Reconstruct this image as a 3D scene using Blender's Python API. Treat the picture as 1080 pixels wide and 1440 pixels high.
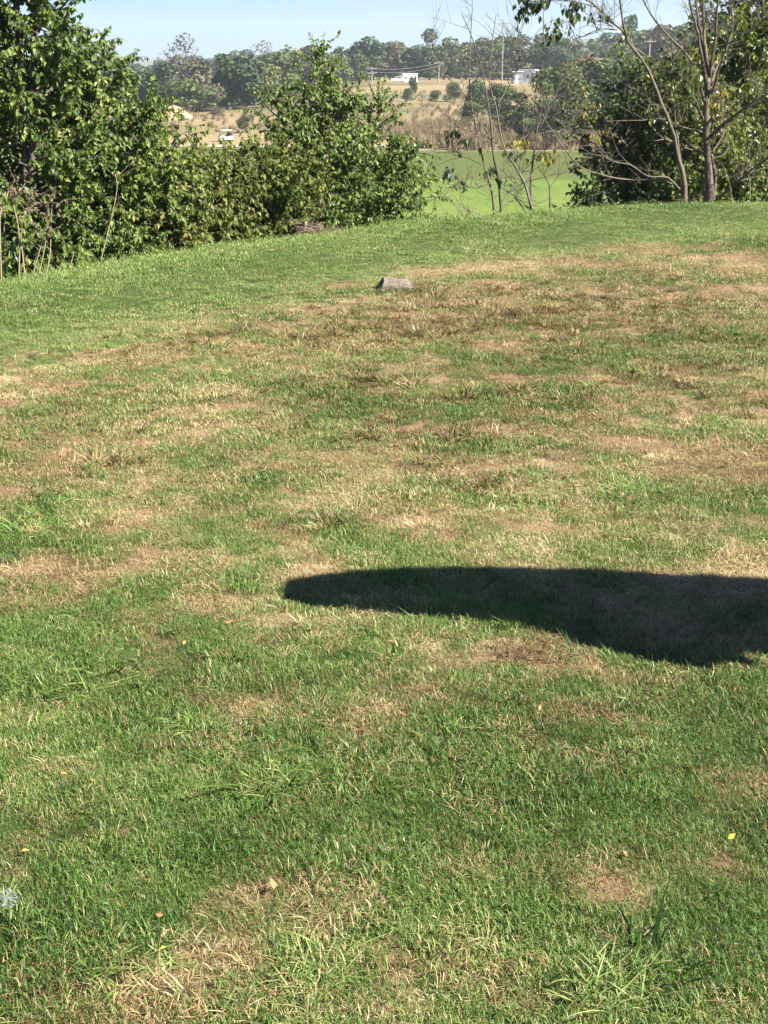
import bpy, math, random
import numpy as np
from mathutils import Vector

PI = math.pi
R = math.radians
scene = bpy.context.scene
for o in list(bpy.data.objects):
    bpy.data.objects.remove(o)

# ------------------------------------------------------------------ camera
CAM_Z = 1.6
FPX = 2000.0                       # focal length in photograph pixels (1080 x 1440)
PITCH = math.atan(620.0 / FPX)     # horizon lies 100 px under the top edge
cam_d = bpy.data.cameras.new('camera')
cam = bpy.data.objects.new('camera', cam_d)
scene.collection.objects.link(cam)
cam.location = (0, 0, CAM_Z)
cam.rotation_euler = (PI / 2 - PITCH, 0, 0)
cam_d.sensor_fit = 'VERTICAL'
cam_d.sensor_height = 36.0
cam_d.lens = 36.0 * FPX / 1440.0
cam_d.clip_start = 0.05
cam_d.clip_end = 20000
scene.camera = cam

# ------------------------------------------------------------------ sun, sky, exposure
SUN_EL = R(44)
SH = Vector((0.902, -0.431, 0)).normalized()
SUN = Vector((SH.x * math.cos(SUN_EL), SH.y * math.cos(SUN_EL), math.sin(SUN_EL)))
sl = bpy.data.lights.new('sun', 'SUN')
sl.energy = 5.0
sl.angle = R(0.53)
sl.color = (1.0, 0.955, 0.88)
so = bpy.data.objects.new('sun', sl)
scene.collection.objects.link(so)
so.location = (20, -10, 30)
so.rotation_euler = SUN.to_track_quat('Z', 'Y').to_euler()

world = bpy.data.worlds.new('World')
scene.world = world
world.use_nodes = True
wn, wl = world.node_tree.nodes, world.node_tree.links
wn.clear()
w_out = wn.new('ShaderNodeOutputWorld')
w_bg = wn.new('ShaderNodeBackground')
w_sky = wn.new('ShaderNodeTexSky')
w_sky.sky_type = 'NISHITA'
w_sky.sun_disc = False
w_sky.sun_elevation = SUN_EL
w_sky.sun_rotation = math.atan2(SH.x, SH.y)
w_sky.air_density = 1.0
w_sky.dust_density = 0.15
w_sky.ozone_density = 1.2
w_bg.inputs['Strength'].default_value = 0.05
# thin high cloud, everywhere alike
w_tc = wn.new('ShaderNodeTexCoord')
w_map = wn.new('ShaderNodeMapping')
w_map.inputs['Scale'].default_value = (1.0, 1.0, 7.0)
w_map.inputs['Rotation'].default_value = (0.12, 0.2, 0)
w_n = wn.new('ShaderNodeTexNoise')
w_n.inputs['Scale'].default_value = 2.6
w_n.inputs['Detail'].default_value = 7
w_n.inputs['Roughness'].default_value = 0.62
w_r = wn.new('ShaderNodeMapRange')
w_r.inputs['From Min'].default_value = 0.42
w_r.inputs['From Max'].default_value = 0.78
w_r.inputs['To Max'].default_value = 0.16
w_mix = wn.new('ShaderNodeMix')
w_mix.data_type = 'RGBA'
w_mix.inputs['B'].default_value = (4.4, 4.8, 5.2, 1)
wl.new(w_tc.outputs['Generated'], w_map.inputs['Vector'])
wl.new(w_map.outputs['Vector'], w_n.inputs['Vector'])
wl.new(w_n.outputs['Fac'], w_r.inputs['Value'])
wl.new(w_r.outputs['Result'], w_mix.inputs['Factor'])
w_tint = wn.new('ShaderNodeMix'); w_tint.data_type = 'RGBA'; w_tint.blend_type = 'MULTIPLY'
w_tint.inputs['Factor'].default_value = 1.0
w_tint.inputs['B'].default_value = (.205, .40, .64, 1)
wl.new(w_sky.outputs['Color'], w_tint.inputs['A'])
wl.new(w_tint.outputs['Result'], w_mix.inputs['A'])
wl.new(w_mix.outputs['Result'], w_bg.inputs['Color'])
wl.new(w_bg.outputs['Background'], w_out.inputs['Surface'])

vs = scene.view_settings
vs.view_transform = 'Standard'
vs.look = 'None'
vs.exposure = 2.02
vs.gamma = 1.0
vs.use_curve_mapping = False
scene.render.engine = 'CYCLES'
scene.cycles.max_bounces = 6
scene.cycles.diffuse_bounces = 2
scene.cycles.glossy_bounces = 2
scene.cycles.transmission_bounces = 4
scene.cycles.volume_bounces = 0
scene.cycles.transparent_max_bounces = 6

# ------------------------------------------------------------------ projection and terrain
CP, SP = math.cos(PITCH), math.sin(PITCH)


def at(px, py, Y):
    """the world point on the photograph's ray (px, py) at distance Y ahead"""
    dx, dy, dz = px - 540.0, FPX * CP + (720.0 - py) * SP, -FPX * SP + (720.0 - py) * CP
    t = Y / dy
    return Vector((dx * t, Y, CAM_Z + dz * t))


def on_lawn(px, py, z=0.0):
    dx, dy, dz = px - 540.0, FPX * CP + (720.0 - py) * SP, -FPX * SP + (720.0 - py) * CP
    t = (z - CAM_Z) / dz
    return (dx * t, dy * t)


rs0 = np.random.RandomState(5)
_G = rs0.rand(256, 256)


def vnoise(x, y):
    x = np.asarray(x, float); y = np.asarray(y, float)
    xi = np.floor(x).astype(int); yi = np.floor(y).astype(int)
    fx = x - xi; fy = y - yi
    fx = fx * fx * (3 - 2 * fx); fy = fy * fy * (3 - 2 * fy)
    a = _G[xi & 255, yi & 255]; b = _G[(xi + 1) & 255, yi & 255]
    c = _G[xi & 255, (yi + 1) & 255]; d = _G[(xi + 1) & 255, (yi + 1) & 255]
    return (a * (1 - fx) + b * fx) * (1 - fy) + (c * (1 - fx) + d * fx) * fy


def fbm(x, y, oct=4, gain=0.5):
    s = 0; a = 1; t = 0
    for k in range(oct):
        s = s + a * vnoise(x * 2 ** k + 17.3 * k, y * 2 ** k + 9.1 * k)
        t += a; a *= gain
    return s / t


EX = np.array([-40, -8, -5, -3, -1.6, -0.5, 0.4, 2.5, 4.9, 8, 14, 40.])
EY = np.array([-20, 2.5, 7.6, 10.9, 13.2, 14.6, 15.7, 17.2, 18.1, 18.8, 18.8, 14.])


def edge_s(x, y):
    """signed distance beyond the far rim of the tee"""
    e = np.interp(x, EX, EY)
    g = (np.interp(np.asarray(x) + .4, EX, EY) - np.interp(np.asarray(x) - .4, EX, EY)) / .8
    return (y - e) / np.sqrt(1 + g * g)


def sstep(a, b, v):
    t = np.clip((v - a) / (b - a), 0, 1)
    return t * t * (3 - 2 * t)


def height(x, y):
    x = np.asarray(x, float); y = np.asarray(y, float)
    s = edge_s(x, y)
    und = 0.05 * (fbm(x / 2.7 + 3, y / 2.7, 3) - .5) + 0.034 * (fbm(x / .42, y / .42 + 8, 3) - .5) * sstep(1, -2, s)
    lip = 0.085 * np.exp(-((s + 0.75) / .55) ** 2) - 0.03 * np.exp(-((s + 2.2) / .8) ** 2)
    sp = np.maximum(s, 0)
    fall = -7.0 * (1 - np.exp(-sp / 13.0)) * sstep(-.1, 1.2, s)
    z = und + lip * sstep(60, 30, y) + fall
    rise_to = np.interp(x / np.maximum(y, 1), [-.3, -.14, -.07, 0, .3], [1.8, 1.8, 3.0, 6.0, 6.0])
    r = sstep(0, 1, np.clip((y - 165) / 275.0, 0, 1)) * .5 + .5 * np.clip((y - 165) / 275.0, 0, 1)
    z = z + rise_to * r * (y > 165)
    far = np.clip((y - 100) / 200, 0, 1)
    z = z + far * 1.3 * (fbm(x / 60 + 4, y / 60, 3) - .5)
    return z


# ---- wear of the lawn: where it is dry, where it is lush (places on the ground)
def blob(px, py, rx, ry, a):
    X, Y = on_lawn(px, py)
    d = math.hypot(Y, CAM_Z)
    return (X, Y, rx * d / FPX, ry * d / FPX / (CAM_Z / d), a)


DRY = [blob(*b) for b in [
    (1000, 358, 140, 15, .85), (800, 366, 120, 9, .65), (640, 378, 90, 6, .7), (480, 397, 100, 6, .45), (300, 388, 60, 7, .35),
    (400, 480, 120, 20, .6), (620, 440, 160, 20, .55), (850, 420, 200, 30, .5), (130, 493, 120, 11, .5), (15, 545, 50, 26, .75),
    (100, 455, 100, 7, .5), (950, 530, 100, 20, .5), (1040, 580, 80, 20, .6), (680, 555, 150, 9, .35), (960, 645, 100, 32, .75),
    (1070, 645, 50, 45, .65), (660, 668, 110, 24, .5), (480, 655, 20, 8, .7), (250, 590, 80, 11, .4), (200, 660, 130, 18, .4),
    (60, 665, 60, 15, .4), (200, 735, 80, 14, .45), (300, 768, 70, 13, .5), (700, 740, 140, 15, .4), (1010, 795, 90, 20, .7),
    (640, 760, 60, 12, .3), (100, 812, 65, 11, .85), (85, 862, 48, 11, .9), (230, 800, 50, 20, .7), (230, 845, 65, 15, .85),
    (10, 825, 30, 10, .6), (330, 993, 34, 14, .85), (255, 1032, 55, 8, .75), (480, 955, 90, 40, .55), (510, 1000, 40, 22, .7),
    (650, 905, 130, 20, .4), (740, 915, 70, 18, .35), (765, 975, 30, 13, .6), (840, 1010, 50, 16, .35), (525, 1090, 30, 17, .75),
    (640, 1050, 50, 14, .4), (620, 1195, 50, 14, .45), (640, 1250, 50, 18, .45), (850, 1305, 48, 45, .55), (450, 1300, 60, 40, .55),
    (270, 1375, 75, 45, .72), (400, 1280, 40, 18, .4), (480, 1385, 100, 28, .45), (610, 1410, 60, 22, .4), (30, 1420, 30, 20, .7),
    (1000, 1230, 60, 22, .35), (150, 1155, 20, 12, .5), (690, 1140, 15, 6, .45), (380, 850, 22, 10, .6), (900, 800, 40, 8, .6),
    (1000, 870, 150, 30, .45), (560, 720, 50, 9, .4), (880, 690, 60, 9, .4), (440, 790, 30, 12, .6), (20, 700, 60, 10, .35),
    (760, 620, 60, 8, .35), (560, 610, 90, 7, .3), (330, 520, 100, 9, .3), (560, 500, 120, 9, .4), (760, 480, 120, 10, .4),
]]
LUSH = [blob(*b) for b in [
    (140, 1320, 170, 60, .5), (440, 1355, 40, 22, .7), (900, 1370, 130, 50, .3), (110, 940, 110, 40, .4), (245, 825, 40, 16, .5),
    (880, 690, 70, 14, .3), (640, 690, 60, 14, .2), (980, 990, 110, 40, .35), (620, 1120, 260, 40, .2), (450, 560, 80, 15, .2),
    (250, 1200, 200, 60, .25), (700, 1330, 60, 30, .2), (320, 1180, 120, 40, .2), (40, 760, 60, 20, .3),
]]


def dryness(x, y):
    x = np.asarray(x, float); y = np.asarray(y, float)
    base = np.interp(y, [1.5, 3.0, 3.6, 4.1, 5.5, 7.5, 9.5, 12, 13, 30], [.15, .13, .19, .29, .37, .40, .42, .37, .19, .10])
    s = edge_s(x, y)
    # ragged blob outlines
    kw = np.clip(y / 9, .28, 1)
    wx = .3 * kw * (fbm(x * 2.3 + 11, y * 2.3, 4) - .5) + .5 * (fbm(x * .8, y * .8 + 31, 2) - .5) * np.clip(y / 8, 0, 1)
    wy = .42 * kw * (fbm(x * 2.3, y * 2.3 + 23, 4) - .5) + .8 * (fbm(x * .8 + 7, y * .8, 2) - .5) * np.clip(y / 8, 0, 1)
    n1 = fbm(x * 1.7 + 40, y * 1.3, 4) - .5
    n2 = fbm(x * 6, y * 5 + 12, 3) - .5
    n3 = fbm(x * .45 + 3, y * .9 + 3, 3) - .5
    hf = fbm(x * 11 + 3, y * 10 + 15, 3) - .5; hg = fbm(x * 24, y * 17 + 5, 2) - .5
    d = base + .12 * n1 + .7 * n2 + .1 * n3 + .8 * hf + .65 * hg
    d = .32 + (d - .32) * 1.3
    brk = np.clip(1.05 + 2.2 * hf + 1.8 * hg + 1.0 * n2, .2, 1.9)
    for (bx, by, rx, ry, a) in DRY:
        q = ((x + wx - bx) / rx) ** 2 + ((y + wy - by) / ry) ** 2
        d = d + brk * (a * 1.25 if by < 4.2 else a * .95 if by < 5.2 else a * .6 if by < 10.5 else a * 1.0) * np.exp(-np.minimum(q * .85, 30) ** 1.5 * .75)
    for (bx, by, rx, ry, a) in LUSH:
        q = ((x + wx - bx) / rx) ** 2 + ((y + wy - by) / ry) ** 2
        d = d - a * np.exp(-np.minimum(q, 30))
    d = d * sstep(-1.2, -3.2, s) + .07 * sstep(-3.2, -1.2, s)
    return np.clip(d, 0, 1)


# ------------------------------------------------------------------ helpers
C = scene.collection


def mesh_np(name, verts, faces, mat=None, attrs=None, smooth=False):
    """faces: list of integer arrays, each (n, k)"""
    me = bpy.data.meshes.new(name)
    verts = np.asarray(verts, np.float32)
    if not isinstance(faces, (list, tuple)):
        faces = [faces]
    faces = [np.asarray(f, np.int32) for f in faces if len(f)]
    nl = sum(f.size for f in faces); nf = sum(len(f) for f in faces)
    me.vertices.add(len(verts)); me.vertices.foreach_set('co', verts.ravel())
    if nf:
        me.loops.add(nl); me.polygons.add(nf)
        me.loops.foreach_set('vertex_index', np.concatenate([f.ravel() for f in faces]))
        tot = np.concatenate([np.full(len(f), f.shape[1], np.int32) for f in faces])
        st = np.concatenate([[0], np.cumsum(tot)[:-1]]).astype(np.int32)
        me.polygons.foreach_set('loop_start', st)
        me.polygons.foreach_set('loop_total', tot)
        me.polygons.foreach_set('use_smooth', np.full(nf, smooth))
    for k, v in (attrs or {}).items():
        v = np.asarray(v)
        if v.ndim == 2:
            a = me.attributes.new(k, 'FLOAT_VECTOR', 'POINT'); a.data.foreach_set('vector', v.astype(np.float32).ravel())
        elif v.dtype.kind == 'i':
            a = me.attributes.new(k, 'INT', 'POINT'); a.data.foreach_set('value', v.astype(np.int32))
        else:
            a = me.attributes.new(k, 'FLOAT', 'POINT'); a.data.foreach_set('value', v.astype(np.float32))
    if mat:
        me.materials.append(mat)
    me.update(calc_edges=True)
    return me


def link(name, me, parent=None, loc=None, kind=None, label=None, cat=None, group=None):
    o = bpy.data.objects.new(name, me)
    C.objects.link(o)
    if parent:
        o.parent = parent
    if loc is not None:
        o.location = loc
    tag(o, label, cat, group, kind)
    return o


def tag(o, label=None, cat=None, group=None, kind=None):
    if label: o['label'] = label
    if cat: o['category'] = cat
    if group: o['group'] = group
    if kind: o['kind'] = kind
    return o


def thing(name, loc, label, cat, group=None):
    return link(name, None, None, loc, None, label, cat, group)


class Geo:
    """collects boxes, tubes and lathes into one mesh"""
    def __init__(s):
        s.v = []; s.f4 = []; s.f3 = []; s.n = 0

    def add(s, v, f4=(), f3=()):
        v = np.asarray(v, float)
        s.v.append(v)
        if len(f4): s.f4.append(np.asarray(f4) + s.n)
        if len(f3): s.f3.append(np.asarray(f3) + s.n)
        s.n += len(v)
        return s

    def box(s, c, d, rz=0):
        c = np.array(c, float); d = np.array(d, float) / 2
        v = np.array([[x, y, z] for x in (-1, 1) for y in (-1, 1) for z in (-1, 1)]) * d
        ca, sa = math.cos(rz), math.sin(rz)
        v = np.stack([v[:, 0] * ca - v[:, 1] * sa, v[:, 0] * sa + v[:, 1] * ca, v[:, 2]], 1) + c
        return s.add(v, [[0, 1, 3, 2], [4, 6, 7, 5], [0, 4, 5, 1], [2, 3, 7, 6], [0, 2, 6, 4], [1, 5, 7, 3]])

    def tube(s, pts, rad, sides=6):
        P = np.array([tuple(p) for p in pts], float)
        n = len(P)
        rad = np.broadcast_to(np.asarray(rad, float), (n,))
        T = np.gradient(P, axis=0)
        T /= np.linalg.norm(T, axis=1)[:, None] + 1e-9
        ref = np.array([0.31, 0.95, 0.05]) if abs(T[:, 2]).mean() > .6 else np.array([0.05, 0.1, 1.0])
        A = np.cross(T, ref); A /= np.linalg.norm(A, axis=1)[:, None] + 1e-9
        B = np.cross(T, A)
        th = np.arange(sides) * 2 * PI / sides
        v = P[:, None] + rad[:, None, None] * (np.cos(th)[None, :, None] * A[:, None] + np.sin(th)[None, :, None] * B[:, None])
        v = v.reshape(-1, 3)
        i = np.arange(n - 1)[:, None] * sides; j = np.arange(sides)[None]
        a = i + j; b = i + (j + 1) % sides
        f = np.stack([a, b, b + sides, a + sides], -1).reshape(-1, 4)
        v = np.concatenate([v, P[:1], P[-1:]])
        jj = np.arange(sides); e = (n - 1) * sides
        f3 = np.concatenate([np.stack([(jj + 1) % sides, jj, np.full(sides, n * sides)], 1),
                             np.stack([e + jj, e + (jj + 1) % sides, np.full(sides, n * sides + 1)], 1)])
        return s.add(v, f, f3)

    def prism(s, poly, z0, z1):
        n = len(poly)
        v = [(x, y, z0) for x, y in poly] + [(x, y, z1) for x, y in poly]
        f = [[i, (i + 1) % n, (i + 1) % n + n, i + n] for i in range(n)]
        cx = sum(p[0] for p in poly) / n; cy = sum(p[1] for p in poly) / n
        v += [(cx, cy, z0), (cx, cy, z1)]
        f3 = [[(i + 1) % n, i, 2 * n] for i in range(n)] + [[i + n, (i + 1) % n + n, 2 * n + 1] for i in range(n)]
        return s.add(v, f, f3)

    def mesh(s, name, mat, smooth=False, attrs=None):
        fs = []
        if s.f4: fs.append(np.concatenate(s.f4))
        if s.f3: fs.append(np.concatenate(s.f3))
        return mesh_np(name, np.concatenate(s.v), fs, mat, attrs, smooth)


def curve(pts, n=12):
    """smooth polyline through points (Catmull-Rom)"""
    P = [np.array(tuple(p), float) for p in pts]
    if len(P) == 2:
        return [P[0] + (P[1] - P[0]) * k / 4 for k in range(5)]
    P = [2 * P[0] - P[1]] + P + [2 * P[-1] - P[-2]]
    out = []
    per = max(2, n // (len(P) - 3))
    for i in range(1, len(P) - 2):
        for k in range(per):
            t = k / per
            out.append(.5 * (2 * P[i] + (P[i + 1] - P[i - 1]) * t + (2 * P[i - 1] - 5 * P[i] + 4 * P[i + 1] - P[i + 2]) * t * t
                             + (3 * P[i] - P[i - 1] - 3 * P[i + 1] + P[i + 2]) * t ** 3))
    out.append(P[-2])
    return out


# ------------------------------------------------------------------ materials
def new_mat(name):
    m = bpy.data.materials.new(name); m.use_nodes = True
    nt = m.node_tree
    return m, nt, nt.nodes, nt.links, nt.nodes['Principled BSDF']


def ramp(N, stops, interp='LINEAR'):
    r = N.new('ShaderNodeValToRGB')
    cr = r.color_ramp
    cr.interpolation = interp
    while len(cr.elements) < len(stops):
        cr.elements.new(.5)
    for e, (p, c) in zip(cr.elements, stops):
        e.position = p; e.color = (*c, 1)
    return r


def attr(N, name, typ='GEOMETRY'):
    a = N.new('ShaderNodeAttribute'); a.attribute_name = name; a.attribute_type = typ
    return a


def noise(N, L, scale, detail=4, rough=.55, vec=None, coord='Object', sc=None):
    n = N.new('ShaderNodeTexNoise')
    n.inputs['Scale'].default_value = scale; n.inputs['Detail'].default_value = detail; n.inputs['Roughness'].default_value = rough
    if vec is None:
        tc = N.new('ShaderNodeTexCoord'); vec = tc.outputs[coord]
        if sc:
            mp = N.new('ShaderNodeMapping'); mp.inputs['Scale'].default_value = sc
            L.new(vec, mp.inputs['Vector']); vec = mp.outputs['Vector']
    L.new(vec, n.inputs['Vector'])
    return n


def mixc(N, L, fac, a, b, mode='MIX'):
    m = N.new('ShaderNodeMix'); m.data_type = 'RGBA'; m.blend_type = mode
    for sock, v in ((m.inputs['Factor'], fac), (m.inputs['A'], a), (m.inputs['B'], b)):
        if isinstance(v, (int, float)): sock.default_value = v
        elif isinstance(v, tuple): sock.default_value = (*v, 1)
        else: L.new(v, sock)
    return m.outputs['Result']


def leaf_mat(name, stops, trans=.3, rough=.42, spec=.5, tboost=(1.5, 1.6, .7)):
    m, nt, N, L, p = new_mat(name)
    a = attr(N, 'tint')
    r = ramp(N, stops)
    L.new(a.outputs['Fac'], r.inputs['Fac'])
    L.new(r.outputs['Color'], p.inputs['Base Color'])
    p.inputs['Roughness'].default_value = rough
    p.inputs['Specular IOR Level'].default_value = spec
    t = N.new('ShaderNodeBsdfTranslucent')
    c = mixc(N, L, 1.0, r.outputs['Color'], tboost, 'MULTIPLY')
    L.new(c, t.inputs['Color'])
    mx = N.new('ShaderNodeMixShader'); mx.inputs['Fac'].default_value = trans
    L.new(p.outputs['BSDF'], mx.inputs[1]); L.new(t.outputs['BSDF'], mx.inputs[2])
    L.new(mx.outputs['Shader'], N['Material Output'].inputs['Surface'])
    return m


def plain(name, col, rough=.6, var=.25, scale=8, metal=0, spec=.4):
    m, nt, N, L, p = new_mat(name)
    n = noise(N, L, scale, 5)
    d = tuple(c * (1 - var) for c in col); b = tuple(min(1, c * (1 + var)) for c in col)
    r = ramp(N, [(.3, d), (.7, b)])
    L.new(n.outputs['Fac'], r.inputs['Fac']); L.new(r.outputs['Color'], p.inputs['Base Color'])
    p.inputs['Roughness'].default_value = rough; p.inputs['Metallic'].default_value = metal
    p.inputs['Specular IOR Level'].default_value = spec
    return m


def bark_mat(name, dark, light, scale=18):
    m, nt, N, L, p = new_mat(name)
    n = noise(N, L, scale, 6, .65, sc=(1, 1, .22))
    n2 = noise(N, L, scale * .3, 3)
    r = ramp(N, [(.32, dark), (.62, light)])
    L.new(n.outputs['Fac'], r.inputs['Fac'])
    c = mixc(N, L, n2.outputs['Fac'], r.outputs['Color'], tuple(.5 * (a + b) for a, b in zip(dark, light)))
    L.new(c, p.inputs['Base Color'])
    p.inputs['Roughness'].default_value = .85
    b = N.new('ShaderNodeBump'); b.inputs['Strength'].default_value = .6; b.inputs['Distance'].default_value = .01
    L.new(n.outputs['Fac'], b.inputs['Height']); L.new(b.outputs['Normal'], p.inputs['Normal'])
    return m


# grass blades: 'r1' picks the green, 'r2' against the tuft's dryness picks living or dead
def grass_mat(name, fixed_dry=None):
    m, nt, N, L, p = new_mat(name)
    r1 = attr(N, 'r1'); r2 = attr(N, 'r2')
    tint = attr(N, 'tint', 'INSTANCER')
    g = ramp(N, [(0, (.024, .054, .007)), (.35, (.056, .118, .016)), (.7, (.106, .178, .031)), (1, (.20, .255, .072))])
    ad = N.new('ShaderNodeMath'); ad.operation = 'ADD'
    L.new(r1.outputs['Fac'], ad.inputs[0])
    sc = N.new('ShaderNodeMath'); sc.operation = 'MULTIPLY_ADD'
    if fixed_dry is None or fixed_dry > .5:
        L.new(tint.outputs['Fac'], sc.inputs[0]); sc.inputs[1].default_value = 1.0; sc.inputs[2].default_value = -.5
    else:
        sc.inputs[0].default_value = 0
    L.new(sc.outputs[0], ad.inputs[1])
    L.new(ad.outputs[0], g.inputs['Fac'])
    s = ramp(N, [(0, (.085, .048, .022)), (.3, (.20, .122, .055)), (.6, (.34, .235, .115)), (1, (.52, .42, .25))])
    L.new(ad.outputs[0], s.inputs['Fac'])
    if fixed_dry is None:
        dry = attr(N, 'dry', 'INSTANCER')
        lt = N.new('ShaderNodeMath'); lt.operation = 'SUBTRACT'
        L.new(dry.outputs['Fac'], lt.inputs[0]); L.new(r2.outputs['Fac'], lt.inputs[1])
        ms = N.new('ShaderNodeMapRange'); ms.inputs['From Min'].default_value = -.12; ms.inputs['From Max'].default_value = .10
        L.new(lt.outputs[0], ms.inputs['Value'])
        fac = ms.outputs['Result']
    else:
        fac = fixed_dry
    c = mixc(N, L, fac, g.outputs['Color'], s.outputs['Color'])
    L.new(c, p.inputs['Base Color'])
    p.inputs['Roughness'].default_value = .5
    p.inputs['Specular IOR Level'].default_value = .35
    t = N.new('ShaderNodeBsdfTranslucent')
    ct = mixc(N, L, 1.0, c, (1.15, 1.25, .65), 'MULTIPLY')
    L.new(ct, t.inputs['Color'])
    mx = N.new('ShaderNodeMixShader'); mx.inputs['Fac'].default_value = .2
    L.new(p.outputs['BSDF'], mx.inputs[1]); L.new(t.outputs['BSDF'], mx.inputs[2])
    L.new(mx.outputs['Shader'], N['Material Output'].inputs['Surface'])
    return m


M_GRASS = grass_mat('grass_blades')
M_DEADGRASS = grass_mat('dead_grass_blades', .9)
M_CLUMP = grass_mat('clump_blades', .06)


def lawn_mat():
    m, nt, N, L, p = new_mat('lawn_soil')
    d = attr(N, 'dry')
    n = noise(N, L, 45, 8, .8); n2 = noise(N, L, 9, 5, .6); n3 = noise(N, L, 260, 3, .6)
    soil = ramp(N, [(.3, (.06, .038, .022)), (.5, (.19, .125, .07)), (.7, (.36, .25, .15))])
    L.new(n.outputs['Fac'], soil.inputs['Fac'])
    soil2 = mixc(N, L, n3.outputs['Fac'], soil.outputs['Color'], (.16, .105, .062))
    green = ramp(N, [(.3, (.022, .034, .010)), (.7, (.06, .08, .022))])
    L.new(n.outputs['Fac'], green.inputs['Fac'])
    a = N.new('ShaderNodeMath'); a.operation = 'MULTIPLY_ADD'; a.inputs[1].default_value = .5
    L.new(n2.outputs['Fac'], a.inputs[0]); L.new(d.outputs['Fac'], a.inputs[2])
    mr = N.new('ShaderNodeMapRange'); mr.inputs['From Min'].default_value = .45; mr.inputs['From Max'].default_value = .85
    L.new(a.outputs[0], mr.inputs['Value'])
    c = mixc(N, L, mr.outputs['Result'], green.outputs['Color'], soil2)
    L.new(c, p.inputs['Base Color'])
    p.inputs['Roughness'].default_value = .95; p.inputs['Specular IOR Level'].default_value = .1
    b = N.new('ShaderNodeBump'); b.inputs['Strength'].default_value = .8; b.inputs['Distance'].default_value = .012
    L.new(n.outputs['Fac'], b.inputs['Height']); L.new(b.outputs['Normal'], p.inputs['Normal'])
    return m


def fairway_mat():
    m, nt, N, L, p = new_mat('fairway_turf')
    n = noise(N, L, .11, 6, .65); n2 = noise(N, L, 1.1, 6, .75)
    r = ramp(N, [(.3, (.060, .104, .014)), (.55, (.088, .132, .020)), (.75, (.105, .134, .028))])
    wv = N.new('ShaderNodeTexWave'); wv.inputs['Scale'].default_value = .035; wv.inputs['Distortion'].default_value = 1.2
    tcw = N.new('ShaderNodeTexCoord'); L.new(tcw.outputs['Object'], wv.inputs['Vector'])
    am = N.new('ShaderNodeMath'); am.operation = 'MULTIPLY_ADD'; am.inputs[1].default_value = .16
    L.new(wv.outputs['Fac'], am.inputs[0]); L.new(n.outputs['Fac'], am.inputs[2])
    L.new(am.outputs[0], r.inputs['Fac'])
    c = mixc(N, L, .65, r.outputs['Color'], n2.outputs['Fac'], 'OVERLAY')
    geo = N.new('ShaderNodeNewGeometry'); sep = N.new('ShaderNodeSeparateXYZ'); L.new(geo.outputs['Position'], sep.inputs[0])
    # the rough between fairway and meadow is longer and duller
    ad = N.new('ShaderNodeMath'); ad.operation = 'MULTIPLY_ADD'; ad.inputs[1].default_value = 42
    L.new(n.outputs['Fac'], ad.inputs[0]); L.new(sep.outputs['Y'], ad.inputs[2])
    mr = N.new('ShaderNodeMapRange'); mr.inputs['From Min'].default_value = 138; mr.inputs['From Max'].default_value = 145
    L.new(ad.outputs[0], mr.inputs['Value'])
    c2 = mixc(N, L, n2.outputs['Fac'], (.048, .066, .012), (.08, .095, .020))
    c = mixc(N, L, mr.outputs['Result'], c, c2)
    L.new(c, p.inputs['Base Color'])
    p.inputs['Roughness'].default_value = .9; p.inputs['Specular IOR Level'].default_value = .15
    return m


def meadow_mat():
    m, nt, N, L, p = new_mat('meadow_grass')
    n = noise(N, L, .035, 6, .6, sc=(1, .6, 1)); n2 = noise(N, L, .35, 6, .65); n3 = noise(N, L, .012, 3)
    r = ramp(N, [(.30, (.075, .075, .034)), (.45, (.17, .128, .062)), (.6, (.27, .195, .10)), (.75, (.17, .135, .065))])
    L.new(n.outputs['Fac'], r.inputs['Fac'])
    g = ramp(N, [(.35, (.06, .064, .03)), (.65, (.24, .175, .095))])
    L.new(n2.outputs['Fac'], g.inputs['Fac'])
    c = mixc(N, L, .45, r.outputs['Color'], g.outputs['Color'])
    mr = N.new('ShaderNodeMapRange'); mr.inputs['From Min'].default_value = .5; mr.inputs['From Max'].default_value = .62
    L.new(n3.outputs['Fac'], mr.inputs['Value'])
    c = mixc(N, L, mr.outputs['Result'], c, (.085, .09, .045))
    L.new(c, p.inputs['Base Color'])
    p.inputs['Roughness'].default_value = .95; p.inputs['Specular IOR Level'].default_value = .1
    return m


# ------------------------------------------------------------------ ground, one sheet in three stretches
def grow(a, b, n, first):
    lo, hi = 1.0001, 3.0
    for _ in range(60):
        q = (lo + hi) / 2
        if first * (q ** n - 1) / (q - 1) < b - a: lo = q
        else: hi = q
    st = first * q ** np.arange(n)
    return a + np.cumsum(st)


xr = grow(7.0, 1600, 60, .07)
xs = np.concatenate([-xr[::-1], np.arange(-7.0, 7.001, .06), xr])
y_lawn = np.arange(-5, 22.001, .06)
y_fair = np.concatenate([[y_lawn[-1]], grow(y_lawn[-1], 165, 110, .07)])
y_mead = np.concatenate([[y_fair[-1]], grow(y_fair[-1], 520, 90, 2.5), np.linspace(560, 4200, 24)])


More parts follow.
